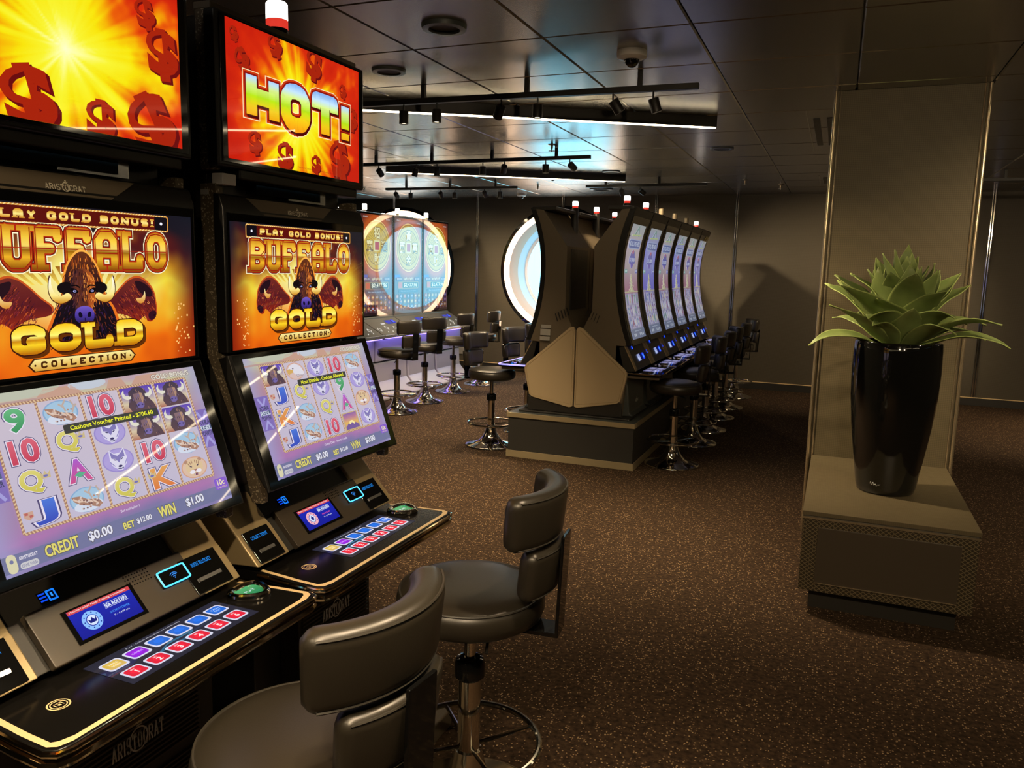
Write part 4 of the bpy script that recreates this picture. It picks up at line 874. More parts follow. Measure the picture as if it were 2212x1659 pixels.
def button_art(parent, mp):
    a = Art(); W, H = 320, 122                       # x along the panel, y from the player upwards
    a.rect(0, 0, W, H, (.16, .16, .22), 0)
    for r, y in ((0, 32), (1, 84)):
        for k in range(6):
            x = 34+k*50.5; c = ((.86, .10, .20) if r == 0 else ((.82, .68, .28) if k == 0 else ((.55, .08, .80) if k == 1 else (.10, .38, .80))))
            a.rr(x-21, y-19, x+21, y+19, 7, (.86, .86, .94), 1); a.rr(x-17, y-15, x+17, y+15, 6, tuple(min(1, q*1.0+.04) for q in c), 2); a.ell(x, y, 10, 8, tuple(min(1, q*1.12+.03) for q in c), 3, 14)
            if r == 0: a.text(str(k+1), x, y-3, 12, (1, .93, .93), 4, off=.03); a.text('BET', x, y+8, 4, (1, .93, .93), 4)
            elif k == 0: a.text('TAKE', x, y+4, 6, (.95, .93, .85), 4); a.text('WIN', x, y-5, 6, (.95, .93, .85), 4)
            elif k == 1: a.text('GAMBLE', x, y, 5.5, (.9, .75, 1), 4, w=24)
            elif k == 5: a.text('CASH', x, y+4, 6, (.75, .88, 1), 4); a.text('OUT', x, y-5, 6, (.75, .88, 1), 4)
    a.text('PLAY 1 CREDIT MULTIPLIER OF GAME LINES', 150, 113, 4, (.75, .75, .8), 1, w=130)
    return a.build('button_panel', parent, mp)
def logo(name, parent, mp, w, h, m, t=None):
    a = Art(); t = t or h*.085
    a.glyphs('aRISTOCRaT', 0, 0, w, h*.62, t, (1, 1, 1), 0, serif=False, gap=.16)
    a.ring(w*.5, h*.36, h*.40, h*.40+t, (1, 1, 1), 1, ex=.9); a.ell(w*.52, h*1.02, h*.09, h*.09, (1, 1, 1), 1, 12); a.rect(w*.47, h*.84, w*.57, h*.84+t, (1, 1, 1), 1)
    return a.build(name, parent, mp, m)
# ================================================================ FOREGROUND MACHINES (local +X faces the player)
def near_machine(yc, label, hot, cols, msg, win, foot, alt):
    t = thing('slot_machine', label, 'slot machine', (-1.3, yc, 0), 0, 'twin-screen upright machines in the foreground')
    # black housing and speckled side cheeks
    prof = [(-.42, .06), (-.42, 2.0), (-.072, 2.0), (-.072, 1.24), (-.05, 1.10), (-.06, .90), (-.03, .735), (.03, .66), (.03, .06)]
    MB().prism(prof, -.262, .262).build('housing', 'black_satin', t, .004)
    ck = [(-.072, 1.625), (-.025, 1.625), (-.025, 1.235), (.085, .905), (.085, .885), (.055, .885), (.012, 1.05), (-.045, 1.18), (-.072, 1.24)]
    for s in (-1, 1):
        a_, b_ = (s*.285, s*.262); MB().prism(ck, min(a_, b_), max(a_, b_)).build('side_cheek', 'speckled_laminate', t, .003)
        box('topper_cheek', 'speckled_laminate', -.072, -.026, min(a_, b_), max(a_, b_), 1.655, 2.015, t, .006)
    box('topper_top', 'taupe_body', -.074, -.024, -.286, .286, 2.0, 2.018, t, .004)
    # topper monitor
    tm = MB().box(-.034, 0, -.300, .288, 1.662, 1.998).build('topper_monitor', 'black_plastic', t, .006)
    MB().box(0, .003, -.288, .276, 1.672, 1.990).build('bezel', 'bezel_glass', tm, .001)
    box('lower_lip', 'black_satin', -.06, -.012, -.22, .27, 1.640, 1.664, tm, .004)
    topper_art(tm, flat((.0036, -.272, 1.681), (0, 1, 0), (0, 0, 1), (1, 0, 0), .001, .001), hot)
    box('neck_bracket', 'black_gloss', -.10, -.04, -.13, .13, 1.615, 1.665, t)
    MB().box(-.075, -.045, .0, .16, 1.61, 1.66).box(-.05, -.044, .0, .15, 1.612, 1.640).build('neck_plate', 'silver', t)
    box('sensor_box', 'white_plastic', -.04, -.008, -.280, -.236, 1.622, 1.648, t, .002)
    box('asset_tag', 'silver_plate', -.068, -.045, -.2862, -.2850, 1.600, 1.612, t)
    # upper game monitor with sloped header
    um = MB().prism([(-.03, 1.237), (0, 1.237), (0, 1.566), (-.012, 1.600), (-.03, 1.604)], -.290, .288).build('upper_monitor', 'black_plastic', t, .004)
    MB().box(0, .003, -.283, .281, 1.238, 1.560).build('bezel', 'bezel_glass', um, .001)
    hd = MB(); hd.add([(.0012, -.15, 1.561), (.0012, .075, 1.561), (-.0095, .14, 1.5985), (-.0095, -.205, 1.5985)], [(0, 1, 2, 3)]); hd.build('header_plate', 'taupe_body', um, fix=False)
    nz = Vector((.034, 0, .012)).normalized()
    logo('header_logo', um, flat(Vector((-.0004, -.060, 1.569)), (0, 1, 0), Vector((-.0107, 0, .0375)).normalized(), nz, 1, 1, .0003), .082, .018, 'logo_gold')
    buffalo_art(um, flat((.0036, -.2755, 1.243), (0, 1, 0), (0, 0, 1), (1, 0, 0), .001, .001, .0002))
    # lower game monitor
    A = Vector((.002, 0, 1.235)); B = Vector((.113, 0, .919)); v = (A-B).normalized(); n_ = Vector((0, 1, 0)).cross(v); n_ = n_ if n_.x > 0 else -n_
    def pl(d, tt): p = B+v*tt+n_*d; return (p.x, p.z)
    lm = MB().prism([pl(-.020, .05), pl(-.004, 0), pl(0, 0), pl(0, .333), pl(-.030, .333), pl(-.030, .12)], -.292, .288).build('lower_monitor', 'black_plastic', t, .006)
    MB().prism([pl(0, .004), pl(.003, .004), pl(.003, .330), pl(0, .330)], -.285, .281).build('bezel', 'bezel_glass', lm)
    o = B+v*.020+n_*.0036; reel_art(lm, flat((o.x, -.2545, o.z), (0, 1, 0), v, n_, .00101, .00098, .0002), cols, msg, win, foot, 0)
    # console
    CA = Vector((-.02, 0, .86)); CB = Vector((.09, 0, .74)); cv = (CA-CB); cn = Vector((0, 1, 0)).cross(cv).normalized(); cn = cn if cn.x > 0 else -cn; cl = cv.length
    def cp(tt, d): p = CB+cv*tt+cn*d; return (p.x, p.z)
    cs = thing('console', '', '', (0, 0, 0)); 
    bpy.data.objects.remove(cs)
    con = MB().prism([(-.03, .735), cp(0, 0), cp(1.25, 0), (-.10, .88)], -.27, .27).build('console', 'black_satin', t, .003)
    for s, y0, y1 in ((-1, -.322, -.205), (1, .175, .285)):
        w_ = MB().prism([(-.03, .735), cp(-.03, .012), cp(.52, .012), cp(.56, .010), cp(1.12, .010), (-.10, .88)], y0, y1).build('side_wing', 'tan_metal', t, .004)
        ty0, ty1 = (-.310, -.222) if s < 0 else (.158, .262)
        sl = MB().prism([cp(.0, .0125), cp(.0, .016), cp(.53, .016), cp(.53, .0125)], ty0, ty1).build('ticket_slot', 'black_gloss', t, .0015)
        o = CB+cv*.40+cn*.0168; a = Art(); a.text('COLLECT TICKET' if s < 0 else 'INSERT BILL/TICKET', 0, 0, .009, (.15, .60, 1.0), 0, w=.056)
        a.build('slot_lettering', sl, flat((o.x, (ty0+ty1)/2, o.z), (0, 1, 0), cv.normalized(), cn, 1, 1)); 
        MB().prism([cp(.15, .016), cp(.15, .019), cp(.20, .019), cp(.20, .016)], ty0+.02, ty1-.02).build('slot_lip', 'silver', sl)
    pp = MB().prism([cp(-.02, 0), cp(-.02, .014), cp(.67, .014), cp(.67, 0)], -.175, .178).build('player_panel', 'dark_panel', t, .003)
    MB().prism([cp(.09, .0135), cp(.09, .0155), cp(.52, .0155), cp(.52, .0135)], -.118, .036).build('display_bezel', 'black_gloss', pp)
    o = CB+cv*.13+cn*.0162; player_art(pp, flat((o.x, -.109, o.z), (0, 1, 0), cv.normalized(), cn, .001, .00096), alt)
    rd = MB().prism([cp(.27, .012), cp(.27, .020), cp(.49, .020), cp(.49, .012)], .092, .166).build('card_reader', 'black_gloss', pp, .003)
    def cpt(tt, y, d): p = CB+cv*tt+cn*d; return (p.x, y, p.z)
    path = [cpt(.275+q[1], .094+q[0], .0205) for q in rrect(0, .070, 0, .21, .012, 4)]; MB().tube(path, .0018, 6, True).build('reader_glow', 'cyan_glow', rd)
    a = Art()
    for r in (.004, .008, .012):
        pts = [(r*math.cos(q), r*math.sin(q)) for q in [PI*.22+PI*.56*k/6 for k in range(7)]]; a.line(pts, .0014, (.25, .6, 1), 0)
    a.ell(0, 0, .0015, .0015, (.25, .6, 1), 0, 8); o = CB+cv*.345+cn*.0206; a.build('wave_symbol', rd, flat((o.x, .129, o.z), (0, 1, 0), cv.normalized(), cn, 1, 1))
    a = MB()
    for i in range(8):
        for j in range(4): a.lathe([(0, .0), (.0016, .0)], 6, (0, 0, 0)); 
    ho = MB()
    for i in range(9):
        for j in range(4):
            p = cpt(.40+j*.045+.08, .045+i*.0068, .0143); q = [cpt(.48+j*.045+dy/cl, .030+i*.0068+dx, .0143) for dx, dy in ((-.0014, -.0014), (.0014, -.0014), (.0014, .0014), (-.0014, .0014))]; ho.add(q, [(0, 1, 2, 3)])
    ho.build('speaker_holes', 'black_gloss', pp, fix=False)
    ic = MB().prism([cp(.72, .0), cp(.72, .0015), cp(.86, .0015), cp(.86, 0)], -.128, -.096).build('card_symbol', 'black_gloss', t)
    a = Art(); a.rr(.010, -.008, .026, .012, .002, (.10, .50, 1.0), 0); a.rr(.013, -.005, .023, .009, .001, (.01, .02, .1), 1); a.rect(.016, -.001, .0195, .006, (.2, .6, 1), 2)
    for k in range(3): a.rect(-.004, -.005+k*.006, .008, -.002+k*.006, (.05, .30, .95), 0)
    o = CB+cv*.775+cn*.0019; a.build('card_light', ic, flat((o.x, -.122, o.z), (0, 1, 0), cv.normalized(), cn, 1.1, 1.1))
    # button deck
    D = [(x_, y_*.975) for x_, y_ in [(-.01, -.305), (.085, -.312), (.20, -.326), (.262, -.330), (.280, -.322), (.287, -.300), (.287, .300), (.280, .322), (.262, .330), (.20, .326), (.085, .312), (-.01, .305)]]
    dk = MB().prism(D, .698, .7255, 'z').build('button_deck', 'deck_black', t, .004, 3)
    fr = D[1:-1]; ins = lambda d: [(x-(d if x > .25 else 0)*(1 if x > .27 else .4), y-math.copysign(d, y)) for x, y in fr]
    P0, P1 = ins(.006), ins(.017); mb = MB(); k = len(P0); mb.add([(x, y, .7262) for x, y in P0]+[(x, y, .7262) for x, y in P1], [(i, i+1, i+1+k, i+k) for i in range(k-1)]); mb.build('gold_inlay', 'gold_paint', dk, fix=False)
    MB().tube([(x+.001, y*1.003, .7185) for x, y in fr], .0052, 8).build('upper_rim', 'gold_chrome', dk)
    MB().tube([(x-.003, y*.996, .700) for x, y in fr], .0085, 8).build('lower_rim', 'gold_chrome', dk)
    MB().prism([(.0, -.29), (.262, -.30), (.262, .30), (.0, .29)], .672, .698, 'z').build('under_tray', 'dark_panel', dk, .004)
    button_art(dk, flat((.231, -.130, .7262), (0, 1, 0), (-1, 0, 0), (0, 0, 1), .001, .001))
    # round play button
    sh = [(.155+.040*math.sin(q)*(1+.12*math.sin(q)), .258+.046*math.cos(q)+.0) for q in [2*PI*k/36 for k in range(36)]]
    tri = []
    for k in range(36):
        q = 2*PI*k/36; r = .036*(1+.10*math.cos(3*(q))); tri.append((.150+r*math.cos(q), .256+r*1.06*math.sin(q)))
    MB().tube([(x, y, .730) for x, y in tri], .0085, 10, True).build('play_button_ring', 'chrome', dk)
    a = Art(); a.poly([((y-.256)*.86, -(x-.150)*.86) for x, y in tri], a.grad((-.03, (.16, .50, .28)), (.03, (.34, .70, .45))), 0); a.text('PLAY', 0, 0, .009, (.85, .92, .95), 1, w=.028); 
    a.build('play_button_face', dk, lambda x, y, z: Vector((.150-y, .256+x, .7316+z*.0003)))
    MB().lathe([(0, 0), (.030, 0), (.030, .004), (0, .004)], 24, (.150, .256, .7265)).build('play_button_body', 'black_gloss', dk)
    mb = MB()
    for s, cy_ in ((-1, -.215), (1, .280)):
        for k in range(4):
            x0 = .032+k*.0105; l = .040-k*.0095; mb.add([(x0, cy_-l/2+k*.002*s, .7262), (x0+.0065, cy_-l/2+.003, .7262), (x0+.0065, cy_+l/2-.003, .7262), (x0, cy_+l/2, .7262)], [(0, 1, 2, 3)])
    mb.build('arrow_bars', 'gold_paint', dk, fix=False)
    a = Art(); a.ring(0, 0, .013, .0152, (1, 1, 1), 0); a.ring(0, 0, .0095, .0112, (1, 1, 1), 0)
    a.rect(-.006, -.0045, -.0045, .0045, (1, 1, 1), 0); a.rect(.0045, -.0045, .006, .0045, (1, 1, 1), 0); a.rect(-.006, .003, .006, .0045, (1, 1, 1), 0); a.rect(-.002, -.004, .002, .001, (1, 1, 1), 0)
    a.build('round_emblem', dk, flat((.173, -.227, .7262), (0, 1, 0), (-1, 0, 0), (0, 0, 1), 1.2, 1.2), 'gold_paint')
    # lower body with ribbed door
    MB().box(.03, .092, -.165, .160, .06, .672).build('door_box', 'black_satin', t, .003)
    mb = MB()
    for z in np.arange(.10, .655, .0105):
        if abs(z-.43) < .009: continue
        mb.prism([(.092, z), (.0975, z+.002), (.0975, z+.006), (.092, z+.008)], -.155, .150)
    mb.build('ribbed_door', 'dark_panel', t, smooth=0)
    logo('door_logo', t, flat((.0985, -.072, .500), (0, 1, 0), (0, 0, 1), (1, 0, 0), 1, 1), .125, .055, 'pale_letter', .0035)
    b = MB().lathe([(0, -.03), (.028, -.03), (.028, 0), (0, 0)], 24, (-.115, .055, 2.055)).build('beacon_lamp', 'black_gloss', t)
    MB().lathe([(0, 0), (.0285, 0), (.0285, .022), (0, .022)], 24, (-.115, .055, 2.055)).build('red_band', 'lamp_red', b)
    MB().lathe([(0, .0), (.028, 0), (.028, .040), (.024, .045), (0, .045)], 24, (-.115, .055, 2.077)).build('white_lens', 'lamp_white', b)
    return t
w = 'wolf'; d = 'deer'; b_ = 'bison'
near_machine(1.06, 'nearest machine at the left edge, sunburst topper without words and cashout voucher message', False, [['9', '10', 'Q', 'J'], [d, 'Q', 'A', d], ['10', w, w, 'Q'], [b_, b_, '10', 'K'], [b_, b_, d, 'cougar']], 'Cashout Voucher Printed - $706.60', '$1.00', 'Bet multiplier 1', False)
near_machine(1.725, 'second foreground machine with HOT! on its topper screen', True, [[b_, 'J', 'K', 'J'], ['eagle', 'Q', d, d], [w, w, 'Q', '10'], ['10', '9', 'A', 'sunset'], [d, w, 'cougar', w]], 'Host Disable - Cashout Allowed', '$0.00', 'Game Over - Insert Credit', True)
o = MB().box(-1.75, -1.035, .40, 2.10, 0, .06).build('machine_plinth', 'taupe_body', None, .006); tag(o, 'low brown platform slab on the carpet under the two foreground machines', 'platform')
# ================================================================ CURVED-SCREEN BANK
CX, Y0, PITCH = -1.79, 5.66, .607
def cxp(z): d = z-1.46; return .303+(.49 if d > 0 else .34)*d*d
def curve_map(z0, z1, W, H, off, hw):
    def f(x, y, zl):
        z = z0+(z1-z0)*y/H; e_ = .002; nx, nz = 1, -(cxp(z+e_)-cxp(z-e_))/(2*e_); q = math.hypot(nx, nz); dd = off+zl*.0004
        return Vector((cxp(z)+nx/q*dd, -hw+x/W*2*hw, z+nz/q*dd))
    return f
def curved_art(parent, pink, seed):
    a = Art(); W, H = 42, 100; A_ = (.72, .62, .66) if pink else (.45, .46, .90); B_ = (.66, .36, .48) if pink else (.36, .34, .86)
    def bgf(X, Y):
        u, v = X/W, Y/H; n = fbm(u*.6, v, 6, seed); g = np.clip(1-np.abs(u-.5)*2.2, 0, 1); c = ramp(v+(n-.5)*.1, (0, (.42, .46, .62)), (.09, (.56, .56, .70)), (.38, (.66, .60, .70)), (.42, B_), (.6, A_), (.8, tuple((q+.1) for q in A_)), (1, (.66, .70, .70)))
        return blend(c, [np.full_like(X, k) for k in (.80, .84, .76)], g*.5*np.exp(-((v-.72)/.13)**2))
    a.grid(0, 0, W, H, 16, 60, bgf)
    a.poly([(12, 90), (20, 99), (22, 99), (30, 90), (26, 90), (21, 96), (16, 90)], (.42, .60, .55), 2); a.line([(7, 90.5), (35, 91.5)], 1.2, (.75, .85, .50), 3)
    a.rr(3, 79, 39, 87.5, 3.4, (.62, .70, .90), 2); a.rr(4, 80, 38, 86.5, 2.6, (.28, .36, .66), 3); a.text('$10,787.83', 21, 83.2, 4.6, (.80, .86, .95), 4, w=30, off=.02)
    a.ell(21, 72.5, 7, 5.6, (.36, .34, .70), 2); a.rr(11.5, 66, 30.5, 72.5, 1.6, (.32, .34, .74), 3); a.text('$1,000', 21, 69.2, 3.8, (.85, .88, .95), 4, w=16, off=.02); a.poly([(16, 66), (26, 66), (23, 62), (19, 62)], (.38, .30, .76), 3); a.ell(21, 76.3, 3, 1.8, (.75, .38, .5), 4)
    for x, c in ((4.5, (.42, .70, .66)), (37, (.40, .42, .80))): a.rr(x-4, 57.5, x+4, 61, 1, c, 2); a.text('$10,000' if x > 20 else '$500', x, 59.3, 1.8, (.9, .95, .95), 3, w=6); a.line([(x, 61), (x, 66)], .5, (.55, .75, .70), 2)
    rg = random.Random(seed)
    for k in range(140): v = rg.random()**1.5; a.ell(21+rg.gauss(0, .35+(1-v)*3.6), 41.5+v*15, .7, .6, rg.choice([(.82, .80, .55), (.70, .68, .50), (.90, .88, .66)]), 3+rg.random(), 6)
    a.poly([(17, 41.5), (25, 41.5), (21.8, 56), (20.2, 56)], (.76, .76, .60), 2); a.rect(0, 40.6, W, 41.4, (.80, .78, .55), 4)
    for r in range(3):
        for c in range(5):
            x, y = 2+c*7.7, 30-r*10.3; a.rr(x+.3, y-.3, x+7.2, y+9.4, .6, (.70, .68, .78) if (r+c) % 2 else (.55, .52, .72), 2); q = rg.random()
            if q < .45: a.text(rg.choice(['7', '9', 'A', 'K', 'Q']), x+3.7, y+4.5, 6.6, rg.choice([(.55, .30, .42), (.30, .36, .66), (.36, .55, .50)]), 3, off=.05)
            else: a.ell(x+3.7, y+4.5, 2.6, 3.4, rg.choice([(.74, .70, .52), (.46, .30, .56), (.36, .50, .70), (.80, .80, .86)]), 3, 12); a.ell(x+3.7, y+4.5, 1.3, 1.8, (.85, .84, .80), 4, 10)
    a.rect(0, 0, W, 8.4, (.36, .42, .56), 5)
    for x, w_ in ((6, 3), (10, 3), (24, 2), (29, 2.4), (34, 2.4)): a.rect(x, 2, x+w_, 4.4, (.80, .84, .90), 6)
    a.text('MINOR  MAJOR  GRAND', 21, 6.4, 1, (.8, .84, .9), 6, w=20)
    return a.build('screen', parent, curve_map(.935, 1.795, W, H, .0135, .205), 'screen_far', [k*6 for k in range(1, 17)], wash=((.74, .77, .84), .30))  # pale blend puts glare into the curved screen colours
def curved_machine(y, rz, label, idx, lamp, art=True):
    t = thing('slot_machine', label, 'slot machine', (CX, y, .362), rz, 'tall curved-screen machines on the platform'); Z = -.362
    hw = PITCH/2-.008; zs = [.90+i*(1.90-.90)/18 for i in range(19)]; front = [(cxp(z)-.03, z+Z) for z in zs]
    prof = front+[(.30, 1.885+Z), (.105, 1.62+Z), (.105, 1.14+Z), (.012, .95+Z), (.012, 0), (.36, 0), (.385, .30), (.37, .36), (.33, .52)]
    MB().prism(prof, -hw, hw).build('cabinet', 'taupe_body', t, .004)
    bz = MB(); fo = [(cxp(z)-.03, z+Z) for z in zs]; fi = [(cxp(z)+.010, z+Z) for z in zs]; bz.prism(fo+fi[::-1], -hw+.004, hw-.004); bz.build('screen_frame', 'black_plastic', t, .003)
    MB().box(.096, .1052, -hw+.09, hw-.09, 1.14+Z, 1.60+Z).build('rear_panel', 'black_satin', t)
    gl = MB(); a_ = [(cxp(z)+.010, z+Z) for z in zs[:-1]]; c_ = [(cxp(z)+.0128, z+Z) for z in zs[:-1]]; gl.prism(a_+c_[::-1], -hw+.03, hw-.03); gl.build('screen_glass', 'bezel_glass', t)
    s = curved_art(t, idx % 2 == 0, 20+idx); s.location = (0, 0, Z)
    box('top_cap', 'black_satin', .20, .395, -hw, hw, 1.885+Z, 1.912+Z, t, .006)
    bp_ = MB(); ln_ = .27 if rz > 1 else .325; bx = .215 if rz > 1 else .315
    bp_.lathe([(0, 1.70), (.034, 1.70), (.027, 1.93), (.02, 1.94), (0, 1.94)], 20, (bx, -hw+.09, Z)); bp = bp_.build('beacon_post', 'black_satin', t)
    MB().lathe([(0, 1.935), (.022, 1.935), (.023, 1.953), (0, 1.953)], 20, (bx, -hw+.09, Z)).build('red_band', 'lamp_red' if lamp else 'lamp_off', bp)
    MB().lathe([(0, 1.953), (.023, 1.953), (.023, 1.985), (.019, 1.99), (0, 1.99)], 20, (bx, -hw+.09, Z)).build('beacon_lens', 'lamp_white' if lamp else 'lamp_off', bp)
    # console and deck
    A = Vector((.36, 0, .90+Z)); B = Vector((.455, 0, .715+Z)); v = (A-B); n_ = Vector((0, 1, 0)).cross(v).normalized(); n_ = n_ if n_.x > 0 else -n_
    def cp(tt, dd): p = B+v*tt+n_*dd; return (p.x, p.z)
    MB().prism([(.30, .70+Z), cp(0, 0), cp(1, 0), (.30, .90+Z)], -hw, hw).build('console', 'black_satin', t, .003)
    for s_ in (-1, 1): MB().prism([cp(0, 0), cp(0, .006), cp(1, .006), cp(1, 0)], *sorted((s_*hw, s_*(hw-.055)))).build('console_wing', 'tan_metal', t)
    def cpt(tt, yy, dd): p = B+v*tt+n_*dd; return Vector((p.x, yy, p.z))
    U = Vector((0, 1, 0)); o = cpt(.28, -.085, .004); a = Art(); a.rect(0, 0, .085, .055, (.55, .60, .80), 0); a.rect(.01, .01, .05, .03, (.75, .8, .95), 1); a.build('display', t, flat(o, U, v.normalized(), n_, 1, 1))
    a = Art(); a.rr(0, 0, .06, .05, .01, (.05, .22, .95), 0); a.rr(.012, .010, .048, .040, .006, (.25, .55, 1), 1); o = cpt(.30, .055, .008); a.build('reader_glow', t, flat(o, U, v.normalized(), n_, 1, 1))
    a = Art(); a.rr(0, 0, .035, .025, .008, (.08, .3, 1), 0); o = cpt(.78, -.135, .004); a.build('card_light', t, flat(o, U, v.normalized(), n_, 1, 1))
    a = Art(); a.rect(0, 0, .03, .012, (.08, .25, .9), 0); a.rect(0, .02, .03, .028, (.08, .25, .9), 0); o = cpt(.45, .222 if rz < 1 else -.25, .010); a.build('slot_light', t, flat(o, U, v.normalized(), n_, 1, 1))
    D = [(.38, -.285), (.58, -.296), (.640, -.290), (.648, -.275), (.648, .275), (.640, .290), (.58, .296), (.38, .285)]
    dk = MB().prism(D, .678+Z, .700+Z, 'z').build('button_deck', 'black_gloss', t, .004)
    MB().tube([(x, yy, .697+Z) for x, yy in D], .006, 8).build('deck_rim', 'violet_glow' if rz > 1 else 'gold_chrome', dk)
    box('under_tray', 'taupe_body', .38, .63, -.27, .27, .656+Z, .678+Z, dk, .006)
    a = Art()
    for yy, l in ((-.12, .20), (.03, .20)): a.rect(yy, 0, yy+.12, .13, (.36, .35, .50), 0); [a.rr(yy+.01+k*.037, .02+j*.055, yy+.04+k*.037, .06+j*.055, .006, (.50, .50, .66), 1) for k in range(3) for j in range(2)]
    if rz > 1: a.ell(-.18, .08, .03, .02, (.1, .5, 1), 2); a.ell(.2, .05, .04, .02, (.1, .5, 1), 2)
    a.build('button_panel', dk, lambda x, y_, z: Vector((.60-y_, x, .7005+z*.0004+Z)))
    MB().lathe([(0, .702), (.026, .702), (.026, .716), (.018, .724), (0, .726)], 20, (.53, .215, Z)).build('play_button', 'chrome', dk)
    # pedestal lower front
    MB().prism([(.33, 0), (.44, 0), (.41, .03), (.395, .22), (.36, .34), (.33, .34)], -hw+.05, hw-.05).build('pedestal_front', 'teal_grey', t, .01)
    logo('pedestal_logo', t, flat((.409, -.05, .085), (0, 1, 0), Vector((-.015, 0, .19)).normalized(), Vector((.19, 0, .015)).normalized(), 1, 1), .09, .035, 'pale_letter', .003)
    return t
ORD = ['front', 'second', 'third', 'fourth', 'fifth', 'rearmost']
for i in range(6):
    y = Y0+PITCH/2+.012+i*PITCH
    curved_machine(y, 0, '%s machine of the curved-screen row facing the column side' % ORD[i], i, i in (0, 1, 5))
for i in range(6):
    y = Y0+PITCH/2+.012+i*PITCH
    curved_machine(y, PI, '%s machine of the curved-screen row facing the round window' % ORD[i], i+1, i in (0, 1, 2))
PE = Y0+6*PITCH+.10
t = thing('machine_platform', 'raised dark platform with brass edging carrying the curved-screen machines', 'platform', (CX, 5.54, 0))
L_ = PE-5.54
box('body', 'plinth_laminate', -.493, .493, .006, L_, .0, .338, t); box('top_plate', 'teal_grey', -.497, .497, 0, L_, .338, .346, t)
MB().box(-.503, .503, -.006, 0, .312, .348).box(-.503, -.497, 0, L_, .312, .348).box(.497, .503, 0, L_, .312, .348).build('top_edging', 'brass_flat', t, .001)
MB().box(-.503, .503, -.007, .0, .0, .052).box(-.503, -.497, 0, L_, 0, .052).box(.497, .503, 0, L_, 0, .052).build('kick_edging', 'brass_flat', t, .001)
box('machine_pad', 'black_satin', -.44, .44, .08, L_-.05, .346, .362, t, .006)
t = thing('end_cover', 'pair of beige five-sided panels closing the near end of the curved-screen bank', 'panel', (CX, Y0-.002, .362))
for s in (-1, 1):
    pts = [(s*.006, .03), (s*.006, .648), (s*.035, .668), (s*.392, .352), (s*.410, .315), (s*.412, .27), (s*.372, .075), (s*.345, .058)]
    pts = [(s*.004, .058+.0), (s*.004, .638), (s*.02, .662), (s*.05, .655), (s*.385, .365), (s*.404, .340), (s*.402, .30), (s*.362, .128), (s*.335, .105), (s*.03, .046)]
    if s < 0: pts = pts[::-1]
    MB().prism(pts, -.030, 0.0).build('cover_panel', 'beige_panel', t, .007, 3)
    q = [(s*.018, .075), (s*.018, .625), (s*.035, .640), (s*.375, .348), (s*.388, .325), (s*.350, .135), (s*.330, .12)]
    MB().tube([(p[0], -.0305, p[1]) for p in q], .0016, 5, True).build('pressed_line', 'tan_metal', t)
MB().box(-.375, .375, -.018, .0, 0.001, .11).build('base_block', 'black_satin', t, .006)
for s in (-1, 1):
    mb = MB()
    for k in range(5):
        x = s*(.065+k*.022); z = .775-k*.012; mb.add([(x-.004, -.0045, z-.035), (x+.004, -.0045, z-.028), (x+s*.02+.004, -.0045, z+.03), (x+s*.02-.004, -.0045, z+.024)], [(0, 1, 2, 3)])
    mb.build('vent_louvre', 'black_plastic', t, fix=False)
MB().box(-.285, -.205, -.004, -.001, .640, .665).box(-.29, -.21, -.004, -.001, .585, .632).box(-.293, -.213, -.004, -.001, .545, .575).build('serial_plates', 'silver_plate', t)
